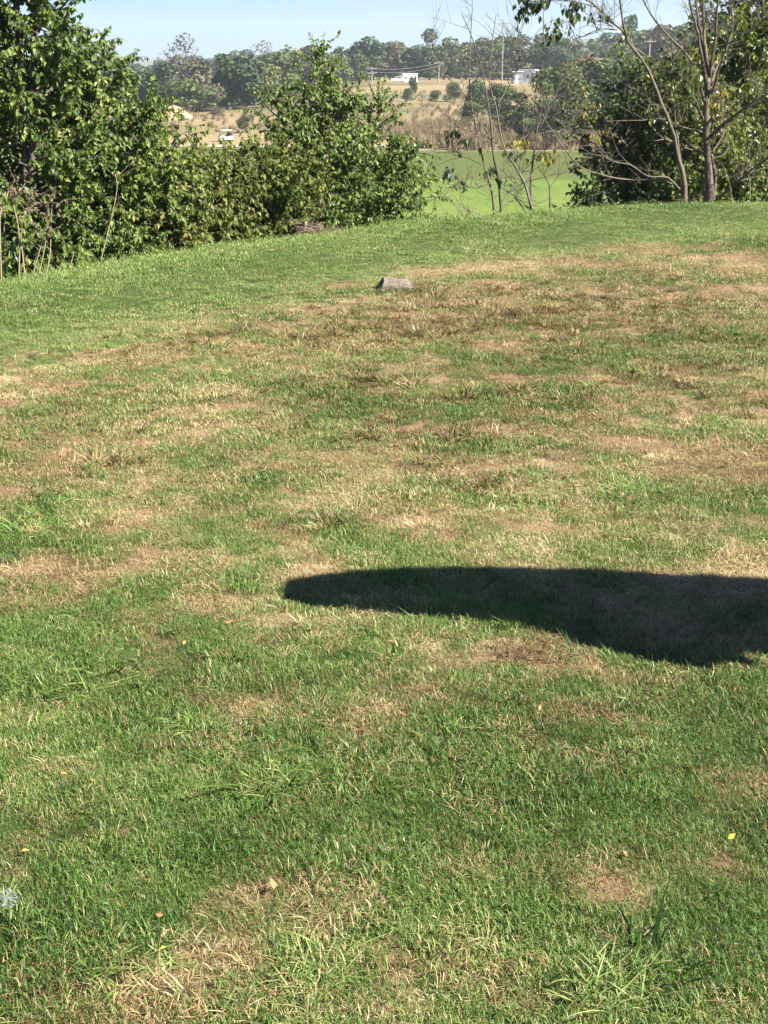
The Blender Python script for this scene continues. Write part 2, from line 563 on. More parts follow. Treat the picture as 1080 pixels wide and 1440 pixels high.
def ground(name, ys, mat, wobble0=0, wobble1=0, label=None, dry=False):
    X, Y = np.meshgrid(xs, ys)
    t = np.linspace(0, 1, len(ys))[:, None]
    wob = 7 * (fbm(X / 35 + 2, X * 0 + 1.5, 3) - .5) - 0.02 * np.clip(X, -300, 300) + np.clip(-X, 0, 60) * .25
    if wobble1: Y = Y + wob * np.clip((Y - 40) / 110, 0, 1)
    if wobble0: Y = Y + wob * np.clip((400 - Y) / 250, 0, 1)
    Z = height(X, Y)
    v = np.stack([X, Y, Z], -1).reshape(-1, 3)
    ny, nx = X.shape
    i = np.arange(ny - 1)[:, None] * nx + np.arange(nx - 1)[None]
    f = np.stack([i, i + 1, i + 1 + nx, i + nx], -1).reshape(-1, 4)
    at_ = {'dry': dryness(v[:, 0], v[:, 1])} if dry else None
    return link(name, mesh_np(name, v, f, mat, at_, True), kind='structure')


ground('lawn', y_lawn, lawn_mat(), dry=True)
ground('fairway', y_fair, fairway_mat(), wobble1=1)
ground('meadow_hillside', y_mead, meadow_mat(), wobble0=1)

# far blue ridge beyond the trees
hx = np.linspace(-2600, 2600, 160); hd = np.linspace(0, 1, 14)
HX, HD = np.meshgrid(hx, hd)
HZ = (14 + 34 * (fbm(HX / 500 + 2, HX * 0, 4)) + 62 * np.exp(-((HX - 520) / 190) ** 2)) * np.sin(HD * PI / 2) - 3 + 6 * (fbm(HX / 60, HD * 9, 3) - .5) * HD
HY = 2900 + 900 * HD
i = np.arange(13)[:, None] * 160 + np.arange(159)[None]
link('hills', mesh_np('hills', np.stack([HX, HY, HZ], -1).reshape(-1, 3), np.stack([i, i + 1, i + 161, i + 160], -1).reshape(-1, 4),
                      plain('far_woodland', (.05, .065, .035), .95, .3, .01), None, True), kind='structure')


def gz(x, y):
    return float(height(np.array([x]), np.array([y]))[0])


# pale cart path along the foot of the meadow
pn = 70
px_ = np.linspace(-75, 10, pn)
pw = 173 + 2.0 * np.sin(px_ / 9) + np.clip(-px_ - 10, 0, 80) * .11
pv = []
for k in range(5):
    yy = pw + (k - 2) * 1.1
    pv.append(np.stack([px_, yy, height(px_, yy) + .09], 1))
pv = np.concatenate(pv)
i = np.arange(4)[:, None] * pn + np.arange(pn - 1)[None]
link('path', mesh_np('path', pv, np.stack([i, i + 1, i + 1 + pn, i + pn], -1).reshape(-1, 4),
                     plain('path_gravel', (.32, .26, .19), .9, .2, .6), None, True), kind='structure')

# ------------------------------------------------------------------ leaves and twigs
class Leaves:
    def __init__(s):
        s.P = []; s.D = []; s.N = []; s.L = []; s.W = []; s.T = []

    def add(s, P, D, N, L, W, T):
        s.P.append(P); s.D.append(D); s.N.append(N); s.L.append(L); s.W.append(W); s.T.append(T)

    def mesh(s, name, mat):
        P = np.concatenate(s.P); D = np.concatenate(s.D); N = np.concatenate(s.N)
        L = np.concatenate(s.L)[:, None]; W = np.concatenate(s.W)[:, None]; T = np.concatenate(s.T)
        D = D / (np.linalg.norm(D, axis=1)[:, None] + 1e-9)
        S = np.cross(D, N); S /= np.linalg.norm(S, axis=1)[:, None] + 1e-9
        U = np.cross(S, D)
        n = len(P)
        B = P; Mi = P + D * L * .48 - U * L * .05
        Lf = P + D * L * .40 + S * W * .5 + U * L * .09
        Rt = P + D * L * .40 - S * W * .5 + U * L * .09
        Tp = P + D * L - U * L * .16
        V = np.stack([B, Lf, Mi, Rt, Tp], 1).reshape(-1, 3)
        k = np.arange(n)[:, None] * 5
        F = np.concatenate([k + np.array([[0, 2, 1]]), k + np.array([[0, 3, 2]]), k + np.array([[1, 2, 4]]), k + np.array([[2, 3, 4]])])
        return mesh_np(name, V, F, mat, {'tint': np.repeat(T, 5)})


def rdir(rs, n):
    v = rs.normal(size=(n, 3)); return v / (np.linalg.norm(v, axis=1)[:, None] + 1e-9)


def leaves_on(lv, rs, path, per, ll, tint, droop=.6, start=.15, spread=.9):
    """leaves along a twig: per = count, ll = leaf length"""
    P = np.array([tuple(p) for p in path], float)
    n = len(P) - 1
    t = start + (1 - start) * (np.arange(per) + rs.rand(per)) / per
    t = np.clip(t, 0, .9999) * n
    i = t.astype(int); f = (t - i)[:, None]
    Q = P[i] * (1 - f) + P[i + 1] * f
    ax = P[np.minimum(i + 1, n)] - P[i]; ax /= np.linalg.norm(ax, axis=1)[:, None] + 1e-9
    D = ax * .4 + rdir(rs, per) * spread * .85 + np.array([0, 0, -droop * 1.35])
    N = rdir(rs, per) * .7 + np.array([.12, -.18, .75])
    L = ll * (.5 + .8 * rs.rand(per)); W = L * (.52 + .2 * rs.rand(per))
    lv.add(Q, D, N, L, W, np.clip(tint + .16 * rs.normal(size=per), 0, 1))


def foliage_plant(name, label, cat, group, base, H, prof, mats, seed, leaders=((0, 0, 1),), n_br=70, ll=.050, per=17, shoot=.26,
                  tint=.5, trunk_r=.035, up=.9, parts=('trunk', 'crown'), low=.04, droop=.6, density=1.75, tintz=0.0):
    """a woody plant: stems, limbs, leafy shoots that fill a height profile prof = [(fraction, radius)...]"""
    rs = np.random.RandomState(seed)
    t = thing(name, base, label, cat, group)
    wood = Geo(); lv = Leaves()
    pf = np.array(prof, float)
    for (lx, ly, hh) in leaders:
        h = H * hh
        top = np.array([lx * 1.0, ly * 1.0, h])
        mid = np.array([lx * .6 + rs.normal() * .05 * H * .3, ly * .6 + rs.normal() * .05 * H * .3, h * .5])
        st = curve([np.array([lx * .12, ly * .12, -.05]), mid, top], 14)
        st = np.array(st)
        wood.tube(st, trunk_r * np.linspace(1, .12, len(st)) ** .8, 7)
        nb = max(8, int(n_br * hh / max(1, len(leaders)) * (1.0 if len(leaders) == 1 else 1.25)))
        for b in range(nb):
            f = low + (.97 - low) * (b + rs.rand()) / nb
            i0 = f * (len(st) - 1); i1 = int(min(i0, len(st) - 2)); p0 = st[i1] + (st[i1 + 1] - st[i1]) * (i0 - i1)
            az = b * 2.39996 + rs.normal() * .5
            rad = np.interp(f * hh, pf[:, 0], pf[:, 1]) * (.55 + .6 * rs.rand()) * (1.0 if len(leaders) == 1 else .7)
            lobe = .82 + .36 * float(vnoise(az * .9 + seed, f * 5 + seed * 1.7))
            rad *= lobe
            el = up * (.35 + .8 * rs.rand()) * (0.6 + .5 * f)
            dirv = np.array([math.cos(az), math.sin(az), 0])
            p2 = p0 + dirv * rad + np.array([0, 0, rad * el])
            p1 = p0 + dirv * rad * .5 + np.array([0, 0, rad * el * .3 + .02])
            br = np.array(curve([p0, p1, p2], 6))
            wood.tube(br, np.linspace(trunk_r * .32, .003, len(br)), 4)
            ns = max(2, int((rad / .12 + 1) * density))
            for k in range(ns):
                g = .25 + .75 * (k + rs.rand()) / ns
                q0 = g * (len(br) - 1); q1 = int(min(q0, len(br) - 2)); s0 = br[q1] + (br[q1 + 1] - br[q1]) * (q0 - q1)
                sd = dirv * (.5 + .4 * rs.rand()) + rdir(rs, 1)[0] * .75 + np.array([0, 0, .45 * up])
                sd /= np.linalg.norm(sd)
                sl = shoot * (.5 + .9 * rs.rand())
                s1 = s0 + sd * sl; s1[2] = max(s1[2], .03)
                sh = [s0, s0 + sd * sl * .5 + np.array([0, 0, .02]), s1]
                wood.tube(sh, [.0035, .0028, .0015], 3)
                ti = tint + tintz * (f - .5) + .3 * (vnoise(az * 1.3 + 3, f * 6 + seed) - .5) + .1 * rs.normal()
                leaves_on(lv, rs, sh, per, ll, ti, droop)
        # tip shoots
        for k in range(5):
            sd = np.array([rs.normal() * .25, rs.normal() * .25, 1.0]) * shoot * 1.1
            sh = [st[-2 - k % 2], st[-2 - k % 2] + sd * .5, st[-2 - k % 2] + sd]
            wood.tube(sh, [.004, .003, .0015], 3)
            leaves_on(lv, rs, sh, per, ll, tint, droop)
    link(parts[0], wood.mesh(parts[0], mats[0], True), t)
    link(parts[1], lv.mesh(parts[1], mats[1]), t, kind='stuff')
    return t


M_BARK = bark_mat('grey_bark', (.030, .022, .014), (.165, .128, .088), 45)
M_BARK_BROWN = bark_mat('brown_bark', (.035, .027, .021), (.12, .095, .07), 30)
M_TWIG = bark_mat('pale_twig', (.06, .05, .04), (.19, .16, .125), 45)
M_PEAR = leaf_mat('glossy_pear_leaves', [(0, (.022, .042, .009)), (.35, (.054, .096, .016)), (.65, (.114, .162, .030)), (.85, (.190, .225, .050)), (1, (.25, .225, .065))], .27, .5, .28)
M_OLIVE = leaf_mat('olive_shrub_leaves', [(0, (.034, .050, .012)), (.4, (.085, .118, .022)), (.7, (.155, .185, .036)), (.9, (.19, .185, .055)), (1, (.24, .16, .06))], .32, .5, .3)
M_DARK = leaf_mat('dark_shrub_leaves', [(0, (.014, .030, .009)), (.5, (.038, .062, .014)), (.8, (.095, .112, .026)), (1, (.16, .16, .05))], .3, .48, .35)
M_YELLOW = leaf_mat('yellow_autumn_leaves', [(0, (.11, .12, .025)), (.5, (.26, .21, .04)), (1, (.36, .23, .05))], .35, .5, .3)
M_LIME = leaf_mat('lime_leaves', [(0, (.045, .075, .016)), (.5, (.11, .15, .03)), (1, (.24, .24, .05))], .34, .42, .45)

TREES = 'young trees along the rim of the tee'
SHRUBS = 'shrubs below the rim of the tee'


def spot(px, Y):
    p = at(px, 300, Y)
    return (p.x, Y, gz(p.x, Y))


big = [(0, .5), (.12, .85), (.3, 1.0), (.55, .8), (.8, .45), (1, .08)]
cone = [(0, .35), (.15, .62), (.4, .55), (.7, .32), (1, .05)]
bush = [(0, .42), (.3, .55), (.7, .42), (1, .1)]

foliage_plant('pear_tree', 'tall dense dark green tree at the left edge, crown rising out of view', 'tree', TREES, spot(28, 12.6), 4.3, [(0, .55), (.12, .9), (.3, .95), (.5, .68), (.8, .4), (1, .08)], (M_BARK_BROWN, M_PEAR), 11,
              leaders=((0, 0, 1), (.35, .1, .8), (-.5, .2, .85)), n_br=210, ll=.052, per=20, tint=.50, trunk_r=.05, tintz=-.05, density=2.1)
foliage_plant('pear_tree', 'second green tree at left, with a lone leafy shoot standing above its sloping side', 'tree', TREES, spot(140, 13.2), 2.2,
              [(0, .5), (.2, .8), (.5, .66), (.8, .34), (1, .06)], (M_BARK_BROWN, M_PEAR), 12,
              leaders=((0, 0, 1), (.4, .0, .74), (-.3, .2, .9)), n_br=165, ll=.052, per=18, tint=.54, trunk_r=.035, density=2.0)
foliage_plant('pear_sapling', 'narrow leafy sapling ending the tall trees at left, above the low shrubs', 'tree', TREES, spot(205, 13.7), 1.62, cone, (M_BARK_BROWN, M_PEAR), 13,
              leaders=((0, 0, 1), (.15, .1, .75)), n_br=60, ll=.052, per=14, tint=.58, trunk_r=.022)
for (px, Y, H, sd, lab, ti) in [
        (238, 13.7, 1.12, 21, 'yellow-green shrub right beside the tall trees at left', .62),
        (283, 14.1, 1.05, 22, 'low yellow-green shrub in front of the distant golf cart, left of it', .66),
        (325, 14.5, 1.02, 23, 'low olive shrub straight below the distant golf cart', .6),
        (362, 14.6, 1.0, 24, 'low olive shrub right of the one below the golf cart', .5),
        (398, 14.75, .95, 25, 'low olive shrub touching the left side of the central bushy tree', .45)]:
    foliage_plant('low_shrub', lab, 'shrub', SHRUBS, spot(px, Y), H, bush, (M_BARK_BROWN, M_OLIVE), sd,
                  leaders=((0, 0, 1), (.25, .1, .85), (-.25, -.05, .9), (.05, -.25, .8)), n_br=70, ll=.05, per=14, tint=ti, trunk_r=.014, shoot=.22,
                  parts=('stems', 'foliage'), low=.02)
foliage_plant('pear_tree', 'central bushy tree with a pointed top at the rim of the tee', 'tree', TREES, spot(447, 15.3), 2.0,
              [(0, .55), (.15, .70), (.4, .62), (.62, .40), (.82, .2), (1, .04)], (M_BARK_BROWN, M_PEAR), 31,
              leaders=((0, 0, 1), (-.38, -.1, .72), (.18, -.1, .74), (.1, .3, .8)), n_br=150, ll=.050, per=17, tint=.56, trunk_r=.03, tintz=.1)
foliage_plant('pear_sapling', 'smaller pointed leafy tree joined to the right side of the central bushy tree', 'tree', TREES, spot(533, 16.4), 1.68,
              [(0, .42), (.2, .5), (.5, .42), (.8, .2), (1, .03)], (M_BARK_BROWN, M_PEAR), 32,
              leaders=((0, 0, 1), (.28, 0, .62), (-.2, -.1, .7)), n_br=105, ll=.049, per=16, tint=.52, trunk_r=.024)
foliage_plant('low_shrub', 'sparse low shrub trailing off right of the smaller pointed tree', 'shrub', SHRUBS, spot(592, 16.7), .75, [(0, .25), (.5, .3), (1, .08)], (M_BARK_BROWN, M_PEAR), 33,
              n_br=18, ll=.06, per=6, tint=.55, trunk_r=.01, parts=('stems', 'foliage'), shoot=.2)
# right hand group, behind the bare trees
foliage_plant('dark_shrub', 'broad dark green shrub behind the leaning bare stem, right of the saplings', 'shrub', SHRUBS, spot(882, 20.6), 3.15,
              [(0, .6), (.2, .82), (.5, .8), (.8, .58), (1, .15)], (M_BARK_BROWN, M_DARK), 41,
              leaders=((0, 0, 1), (-.45, 0, .75), (.4, .1, .9)), n_br=150, ll=.064, per=12, tint=.62, trunk_r=.03)
foliage_plant('dark_shrub', 'dark low spreading shrub right of the bare saplings, before the fairway', 'shrub', SHRUBS, spot(832, 19.9), 1.15,
              [(0, .3), (.4, .42), (1, .1)], (M_BARK_BROWN, M_DARK), 42, leaders=((0, 0, 1), (-.25, 0, .8), (.3, .1, .9)), n_br=60, ll=.065, per=8, tint=.3,
              trunk_r=.015, parts=('stems', 'foliage'))
foliage_plant('leafy_shrub', 'light green shrub between the leaning stem and the grey trunk', 'shrub', SHRUBS, spot(968, 19.9), 3.0,
              [(0, .5), (.3, .65), (.7, .5), (1, .1)], (M_BARK_BROWN, M_LIME), 43, leaders=((0, 0, 1), (.3, 0, .7), (-.2, .2, .8)), n_br=130, ll=.062, per=14, tint=.55, trunk_r=.02, density=2.0)
foliage_plant('leafy_shrub', 'tall sunlit green shrub just behind the leaning pale stem', 'shrub', SHRUBS, spot(925, 21.2), 3.3,
              [(0, .4), (.3, .6), (.7, .55), (1, .15)], (M_BARK_BROWN, M_PEAR), 46, leaders=((0, 0, 1), (.3, 0, .85), (-.2, .2, .8)), n_br=130, ll=.064, per=13, tint=.6, trunk_r=.025)
for (px, Y, H, sd, lab) in [(948, 19.6, 1.15, 47, 'low sunlit lime green shrub at the foot of the leaning pale stem'), (1022, 19.7, 1.3, 48, 'low sunlit lime green shrub right of the foot of the grey trunk'),
                            (1068, 19.8, 1.5, 49, 'sunlit lime green shrub at the right edge below the yellow-green tree')]:
    foliage_plant('low_shrub', lab, 'shrub', SHRUBS, spot(px, Y), H, bush, (M_BARK_BROWN, M_LIME), sd, leaders=((0, 0, 1), (.25, .1, .8), (-.25, 0, .85)), n_br=50, ll=.058, per=12, tint=.45,
                  trunk_r=.012, parts=('stems', 'foliage'))
foliage_plant('maple_tree', 'yellow-green leafy tree at the right edge, behind the grey trunk', 'tree', TREES, spot(1048, 20.9), 4.5,
              [(0, .6), (.2, .95), (.5, 1.0), (.8, .75), (1, .1)], (M_BARK_BROWN, M_LIME), 44,
              leaders=((0, 0, 1), (-.4, .1, .8), (.4, .1, .85)), n_br=230, ll=.068, per=13, tint=.5, trunk_r=.05, density=1.9)
foliage_plant('leafy_shrub', 'dark leafy shrub at the foot of the yellow-green tree, right of the grey trunk', 'shrub', SHRUBS, spot(1040, 20.2), 1.55,
              [(0, .5), (.4, .6), (1, .15)], (M_BARK_BROWN, M_DARK), 45, leaders=((0, 0, 1), (.35, 0, .9), (-.3, 0, .8)), n_br=80, ll=.07, per=8, tint=.62, trunk_r=.015,
              parts=('stems', 'foliage'))


# ------------------------------------------------------------------ bare trees drawn limb by limb
def jit(pts, Y0, Y1, rs, a=.02):
    n = len(pts)
    out = []
    for k, (px, py) in enumerate(pts):
        p = at(px, py, Y0 + (Y1 - Y0) * k / max(1, n - 1))
        out.append(np.array(p) + rs.normal(size=3) * a * (1 if k else 0))
    return out


def twigs(geo, rs, path, n, ln, r=.003, tips=None, upb=.35, sub=3):
    P = np.array(path)
    for k in range(n):
        f = .25 + .72 * rs.rand()
        i0 = f * (len(P) - 1); i1 = int(min(i0, len(P) - 2))
        p0 = P[i1] + (P[i1 + 1] - P[i1]) * (i0 - i1)
        ax = P[i1 + 1] - P[i1]; ax /= np.linalg.norm(ax) + 1e-9
        d = ax * .5 + rdir(rs, 1)[0] * .8 + np.array([0, 0, upb]); d /= np.linalg.norm(d)
        l = ln * (.4 + .9 * rs.rand())
        q = curve([p0, p0 + d * l * .5 + rs.normal(size=3) * l * .06, p0 + d * l + rs.normal(size=3) * l * .1], 6)
        geo.tube(q, np.linspace(r, r * .35, len(q)), 4)
        if tips is not None: tips.append(q)
        for s in range(sub):
            j = rs.randint(1, len(q) - 1)
            dd = d * .6 + rdir(rs, 1)[0] * .8; dd /= np.linalg.norm(dd)
            w = [q[j], q[j] + dd * l * .25, q[j] + dd * l * .45 + np.array([0, 0, l * .06])]
            geo.tube(w, [r * .6, r * .45, r * .25], 3)
            if tips is not None: tips.append(w)


def bare_tree(name, label, group, base_px, Y, limbs, mat, seed, leafy=(), crown_name='leaves', tw=(5, .45)):
    """limbs: (pixel polyline, r0, r1, depth change); leafy: (pixel polyline, depth, leaves, leaf length, tint, material)"""
    rs = np.random.RandomState(seed)
    x, y, z = spot(base_px, Y)
    t = thing(name, (x, y, z), label, 'tree', group)
    o = np.array([x, y, z])
    trunk = None
    for k, (pts, r0, r1, dY) in enumerate(limbs):
        path = jit(pts, Y, Y + dY, rs, .012)
        if k == 0:
            path[0] = np.array([path[0][0], path[0][1], gz(path[0][0], path[0][1]) - .06])
            if len(path) > 2 and path[1][2] < path[0][2]: path.pop(1)
        path = np.array(curve(path, 18)) - o
        g = Geo()
        rad = np.linspace(r0, r1, len(path))
        if k == 0:
            rad = rad * (1 + .55 * np.exp(-np.linspace(0, 1, len(path)) * 9))
        rad = rad * (1 + .11 * rs.normal(size=len(path)))
        path[1:-1] += rs.normal(size=path[1:-1].shape) * rad[1:-1, None] * .22
        g.tube(path, rad, 9 if r0 > .03 else 6)
        tips = []
        twigs(g, rs, path, tw[0] if k else tw[0] // 2, tw[1], max(.004, r1 * .5), tips)
        link('trunk' if k == 0 else 'limb', g.mesh('trunk' if k == 0 else 'limb', mat, True), t)
    if leafy:
        by = {}
        for (pts, dY, n, ll, ti, m) in leafy:
            path = np.array(curve(jit(pts, Y + dY, Y + dY, rs, .02), 8)) - o
            by.setdefault(m.name, (m, Leaves(), Geo()))
            _, lv, g = by[m.name]
            tips = []
            g.tube(path, np.linspace(.006, .002, len(path)), 4)
            twigs(g, rs, path, 6, .22, .0025, tips, upb=-.1)
            for q in [path] + tips:
                leaves_on(lv, rs, q, max(1, n // (len(tips) + 1)), ll, ti, .9, .1, .6)
        for nm, (m, lv, g) in by.items():
            link('twigs', g.mesh('twigs', mat, True), t, kind='stuff')
            link('leaves', lv.mesh('leaves', m), t, kind='stuff')
    return t


BARE = 'nearly bare saplings in the gap'
bare_tree('bare_sapling', 'leftmost thin bare sapling in the gap before the fairway, with a branch reaching left', BARE, 703, 17.9, [
    ([(703, 312), (695, 275), (682, 235), (671, 201), (666, 155), (660, 100), (664, 40), (663, -5)], .016, .004, .2),
    ([(690, 266), (672, 262), (650, 262), (617, 279)], .007, .002, -.4),
    ([(697, 304), (674, 300), (655, 305), (636, 307)], .007, .002, -.3),
    ([(680, 232), (655, 220), (625, 206), (612, 200)], .006, .002, .3),
    ([(666, 160), (640, 120), (612, 80), (604, 55)], .006, .002, .4)], M_BARK, 51,
    leafy=[([(660, 262), (645, 250), (632, 238)], -.2, 14, .08, .2, M_DARK), ([(650, 222), (640, 205), (634, 183)], .2, 16, .08, .2, M_DARK)], tw=(17, .45))
bare_tree('bare_sapling', 'second thin bare sapling beside the leftmost one, with a few dark hanging leaves', BARE, 710, 18.0, [
    ([(709, 312), (703, 265), (692, 217), (687, 165), (677, 100), (667, 60), (650, 20)], .017, .004, -.3),
    ([(703, 262), (725, 275), (742, 295)], .008, .003, .2),
    ([(705, 285), (722, 262), (738, 245), (760, 215)], .007, .002, .4),
    ([(713, 214), (694, 200), (674, 191), (645, 175), (628, 160)], .007, .002, -.3)], M_BARK_BROWN, 52,
    leafy=[([(672, 190), (665, 196), (655, 190)], -.2, 18, .08, .15, M_DARK), ([(690, 235), (688, 242), (695, 248)], 0, 14, .08, .15, M_DARK)], tw=(17, .45))
bare_tree('bare_sapling', 'pale bare sapling leaning left from the rim across the gap', BARE, 766, 18.2, [
    ([(766, 306), (739, 261), (713, 214), (703, 180), (697, 150), (691, 115), (690, 60), (697, 20)], .015, .004, -.4),
    ([(735, 252), (722, 228), (730, 205), (742, 180)], .006, .002, .2),
    ([(697, 150), (715, 120), (728, 90), (735, 45), (738, 10)], .007, .002, .3)], M_TWIG, 53,
    leafy=[([(715, 205), (722, 200), (730, 208)], -.1, 12, .08, .3, M_YELLOW)], tw=(17, .45))
bare_tree('bare_sapling', 'upright bare sapling with yellow leaves just left of the dark shrub', BARE, 747, 18.4, [
    ([(747, 306), (748, 270), (750, 235), (757, 178), (762, 155), (761, 120), (766, 60), (764, 10)], .016, .004, .3),
    ([(757, 185), (775, 150), (786, 126), (806, 118), (820, 110)], .007, .002, .2),
    ([(750, 240), (735, 262), (722, 285)], .006, .002, -.2),
    ([(761, 130), (740, 90), (722, 65), (710, 55)], .006, .002, .4)], M_BARK, 54,
    leafy=[([(757, 222), (766, 215), (770, 222)], 0, 14, .08, .3, M_YELLOW), ([(752, 200), (742, 205), (738, 214)], 0, 12, .08, .25, M_LIME)], tw=(17, .45))
bare_tree('bare_sapling', 'short dark bare sapling standing nearest the dark shrub', BARE, 776, 18.4, [
    ([(776, 304), (773, 270), (766, 250), (757, 230), (755, 200)], .011, .003, .2),
    ([(772, 265), (788, 245), (800, 240)], .005, .002, .1)], M_BARK_BROWN, 55, tw=(6, .35))

bare_tree('bare_tree', 'grey straight-trunked bare tree with upswept limbs at the right', TREES, 997, 18.9, [
    ([(997, 292), (996, 250), (995, 200), (995, 150), (995, 108)], .052, .036, 0),
    ([(993, 118), (985, 75), (975, 40), (967, 0), (958, -70)], .021, .008, -.4),
    ([(994, 112), (988, 60), (982, 25), (978, -20), (972, -90)], .021, .008, .3),
    ([(996, 112), (991, 60), (989, 10), (991, -80)], .026, .01, .1),
    ([(997, 112), (1003, 70), (1008, 30), (1010, -30), (1013, -95)], .022, .008, -.3),
    ([(998, 120), (1012, 85), (1024, 55), (1030, 10), (1034, -70)], .02, .007, .5),
    ([(1000, 135), (1007, 118), (1013, 96), (1022, 65), (1028, 35), (1029, 12), (1036, -10)], .018, .006, -.5),
    ([(1023, 62), (1040, 52), (1058, 41), (1082, 26), (1115, 8)], .01, .004, -.6),
    ([(993, 150), (980, 108), (967, 78), (953, 60), (927, 32), (903, 0), (888, -25)], .02, .006, -.6),
    ([(992, 180), (986, 160), (975, 138), (958, 106)], .016, .005, -.3),
    ([(999, 192), (1020, 173), (1042, 155), (1062, 143), (1100, 118)], .022, .008, -.6),
    ([(1030, 165), (1052, 152), (1085, 140), (1120, 130)], .014, .006, -.7),
    ([(1003, 285), (1027, 263), (1043, 248), (1067, 232), (1090, 220)], .02, .009, -.5),
    ([(992, 188), (975, 184), (955, 176), (935, 169), (900, 168), (850, 171)], .014, .004, -.5),
    ([(1002, 290), (1008, 258), (1004, 225), (1000, 208)], .026, .014, .1),
    ([(1001, 215), (1015, 190), (1017, 175), (1014, 140)], .012, .004, .3)], M_BARK, 61,
    leafy=[([(975, 88), (968, 92), (965, 100)], -.3, 60, .08, .25, M_LIME), ([(1005, 128), (1010, 134), (1016, 132)], -.3, 12, .08, .8, M_YELLOW),
           ([(962, 105), (970, 110), (975, 118)], -.2, 30, .07, .45, M_LIME)], tw=(13, .5))
bare_tree('bare_tree', 'slender pale stem curving up and left beside the grey trunk', TREES, 963, 18.6, [
    ([(963, 292), (961, 262), (956, 222), (946, 192), (936, 160), (925, 128), (912, 98), (896, 76), (884, 56), (877, 30), (870, 0), (862, -50)], .028, .011, -.3),
    ([(890, 66), (872, 46), (858, 30), (840, 10), (822, -8), (800, -25)], .016, .006, -.5),
    ([(868, 42), (845, 41), (825, 48), (806, 60), (795, 72)], .011, .004, -.6),
    ([(862, 38), (845, 32), (828, 30)], .008, .003, -.4),
    ([(884, 62), (905, 78), (930, 92), (945, 98)], .012, .004, .2),
    ([(957, 225), (952, 190), (950, 160), (948, 110), (944, 55)], .012, .004, .3),
    ([(962, 275), (940, 253), (912, 249), (885, 234), (860, 231), (843, 211)], .014, .005, -.5),
    ([(957, 262), (925, 256), (880, 252), (845, 246), (810, 230), (775, 182), (761, 162)], .015, .005, -.7),
    ([(840, 10), (800, 2), (765, -2), (735, 3)], .009, .003, -.6)], M_BARK, 62,
    leafy=[([(800, -5), (770, -4), (735, 2)], -.5, 120, .085, .3, M_DARK), ([(830, -5), (810, 4), (795, 14)], -.5, 60, .085, .35, M_DARK),
           ([(760, -6), (745, 8), (735, 18)], -.6, 60, .085, .3, M_DARK), ([(812, 22), (802, 28), (792, 34)], -.5, 36, .08, .2, M_LIME),
           ([(850, 5), (848, 12), (840, 18)], -.4, 24, .08, .3, M_DARK), ([(790, 34), (782, 38), (776, 44)], -.6, 18, .08, .3, M_DARK),
           ([(800, 143), (815, 150), (838, 160)], -.3, 40, .055, .55, M_YELLOW), ([(828, 188), (838, 190), (846, 192)], -.3, 20, .055, .7, M_YELLOW),
           ([(852, 52), (862, 62), (874, 58)], -.2, 26, .07, .6, M_LIME), ([(790, -30), (765, -22), (748, -10)], -.5, 80, .085, .3, M_DARK)], tw=(10, .45))

# dry weed stalks standing before the left trees
STALK = 'dry weed stalks before the left trees'
M_STRAW = plain('dry_stalk', (.27, .215, .13), .8, .2, 30)
M_SEED = leaf_mat('withered_leaves', [(0, (.07, .05, .03)), (1, (.19, .155, .10))], .2, .8, .1)
for k, (pts, lab) in enumerate([
        ([(2, 404), (1, 340), (4, 300), (9, 270)], 'leftmost dry weed stalk, at the very edge of the picture'),
        ([(26, 402), (27, 350), (24, 315), (20, 285), (30, 262)], 'upright grey dry weed stalk with an arching top, left of the pale pair'),
        ([(36, 397), (31, 360), (30, 320), (40, 296), (50, 278)], 'thin dry weed stalk leaning against the upright grey one'),
        ([(43, 398), (50, 372), (56, 350), (62, 325)], 'short slanting dry weed stalk between the grey and the pale stalks'),
        ([(51, 397), (58, 366), (64, 330), (68, 290)], 'pale yellow dry weed stalk, left one of a pair'),
        ([(63, 396), (68, 355), (71, 320), (72, 280)], 'pale yellow dry weed stalk, right one of a pair'),
        ([(140, 372), (150, 335), (158, 300), (163, 265), (162, 245)], 'long bare pale stem slanting up in front of the second green tree'),
        ([(1031, 290), (1027, 262), (1020, 240)], 'yellowish slanting stalk right of the grey trunk'),
        ([(1055, 282), (1054, 255), (1052, 240)], 'thin upright stalk farthest right below the yellow-green tree')]):
    rs = np.random.RandomState(70 + k)
    Y = 11.0 + (.35 if 0 < k < 6 else 0) if k < 6 else (12.3 if k == 6 else 18.6)
    b = at(pts[0][0], pts[0][1], Y); zz = gz(b.x, Y)
    t = thing('dry_stalk', (b.x, Y, zz), lab, 'weed', STALK if k < 6 else None)
    o = np.array([b.x, Y, zz])
    path = np.array(curve(jit(pts, Y, Y, rs, .006), 12)) - o
    path[0][2] = -.03
    g = Geo(); g.tube(path, np.linspace(.0065, .0025, len(path)), 5)
    tips = []
    twigs(g, rs, path[len(path) // 2:], 5 if k < 6 else 3, .2, .002, tips, .3, 1)
    link('stem', g.mesh('stem', M_STRAW, True), t)
    if k < 6:
        lv = Leaves()
        for q in tips: leaves_on(lv, rs, q, 7, .035, .6, .5)
        link('seed_head', lv.mesh('seed_head', M_SEED), t, kind='stuff')
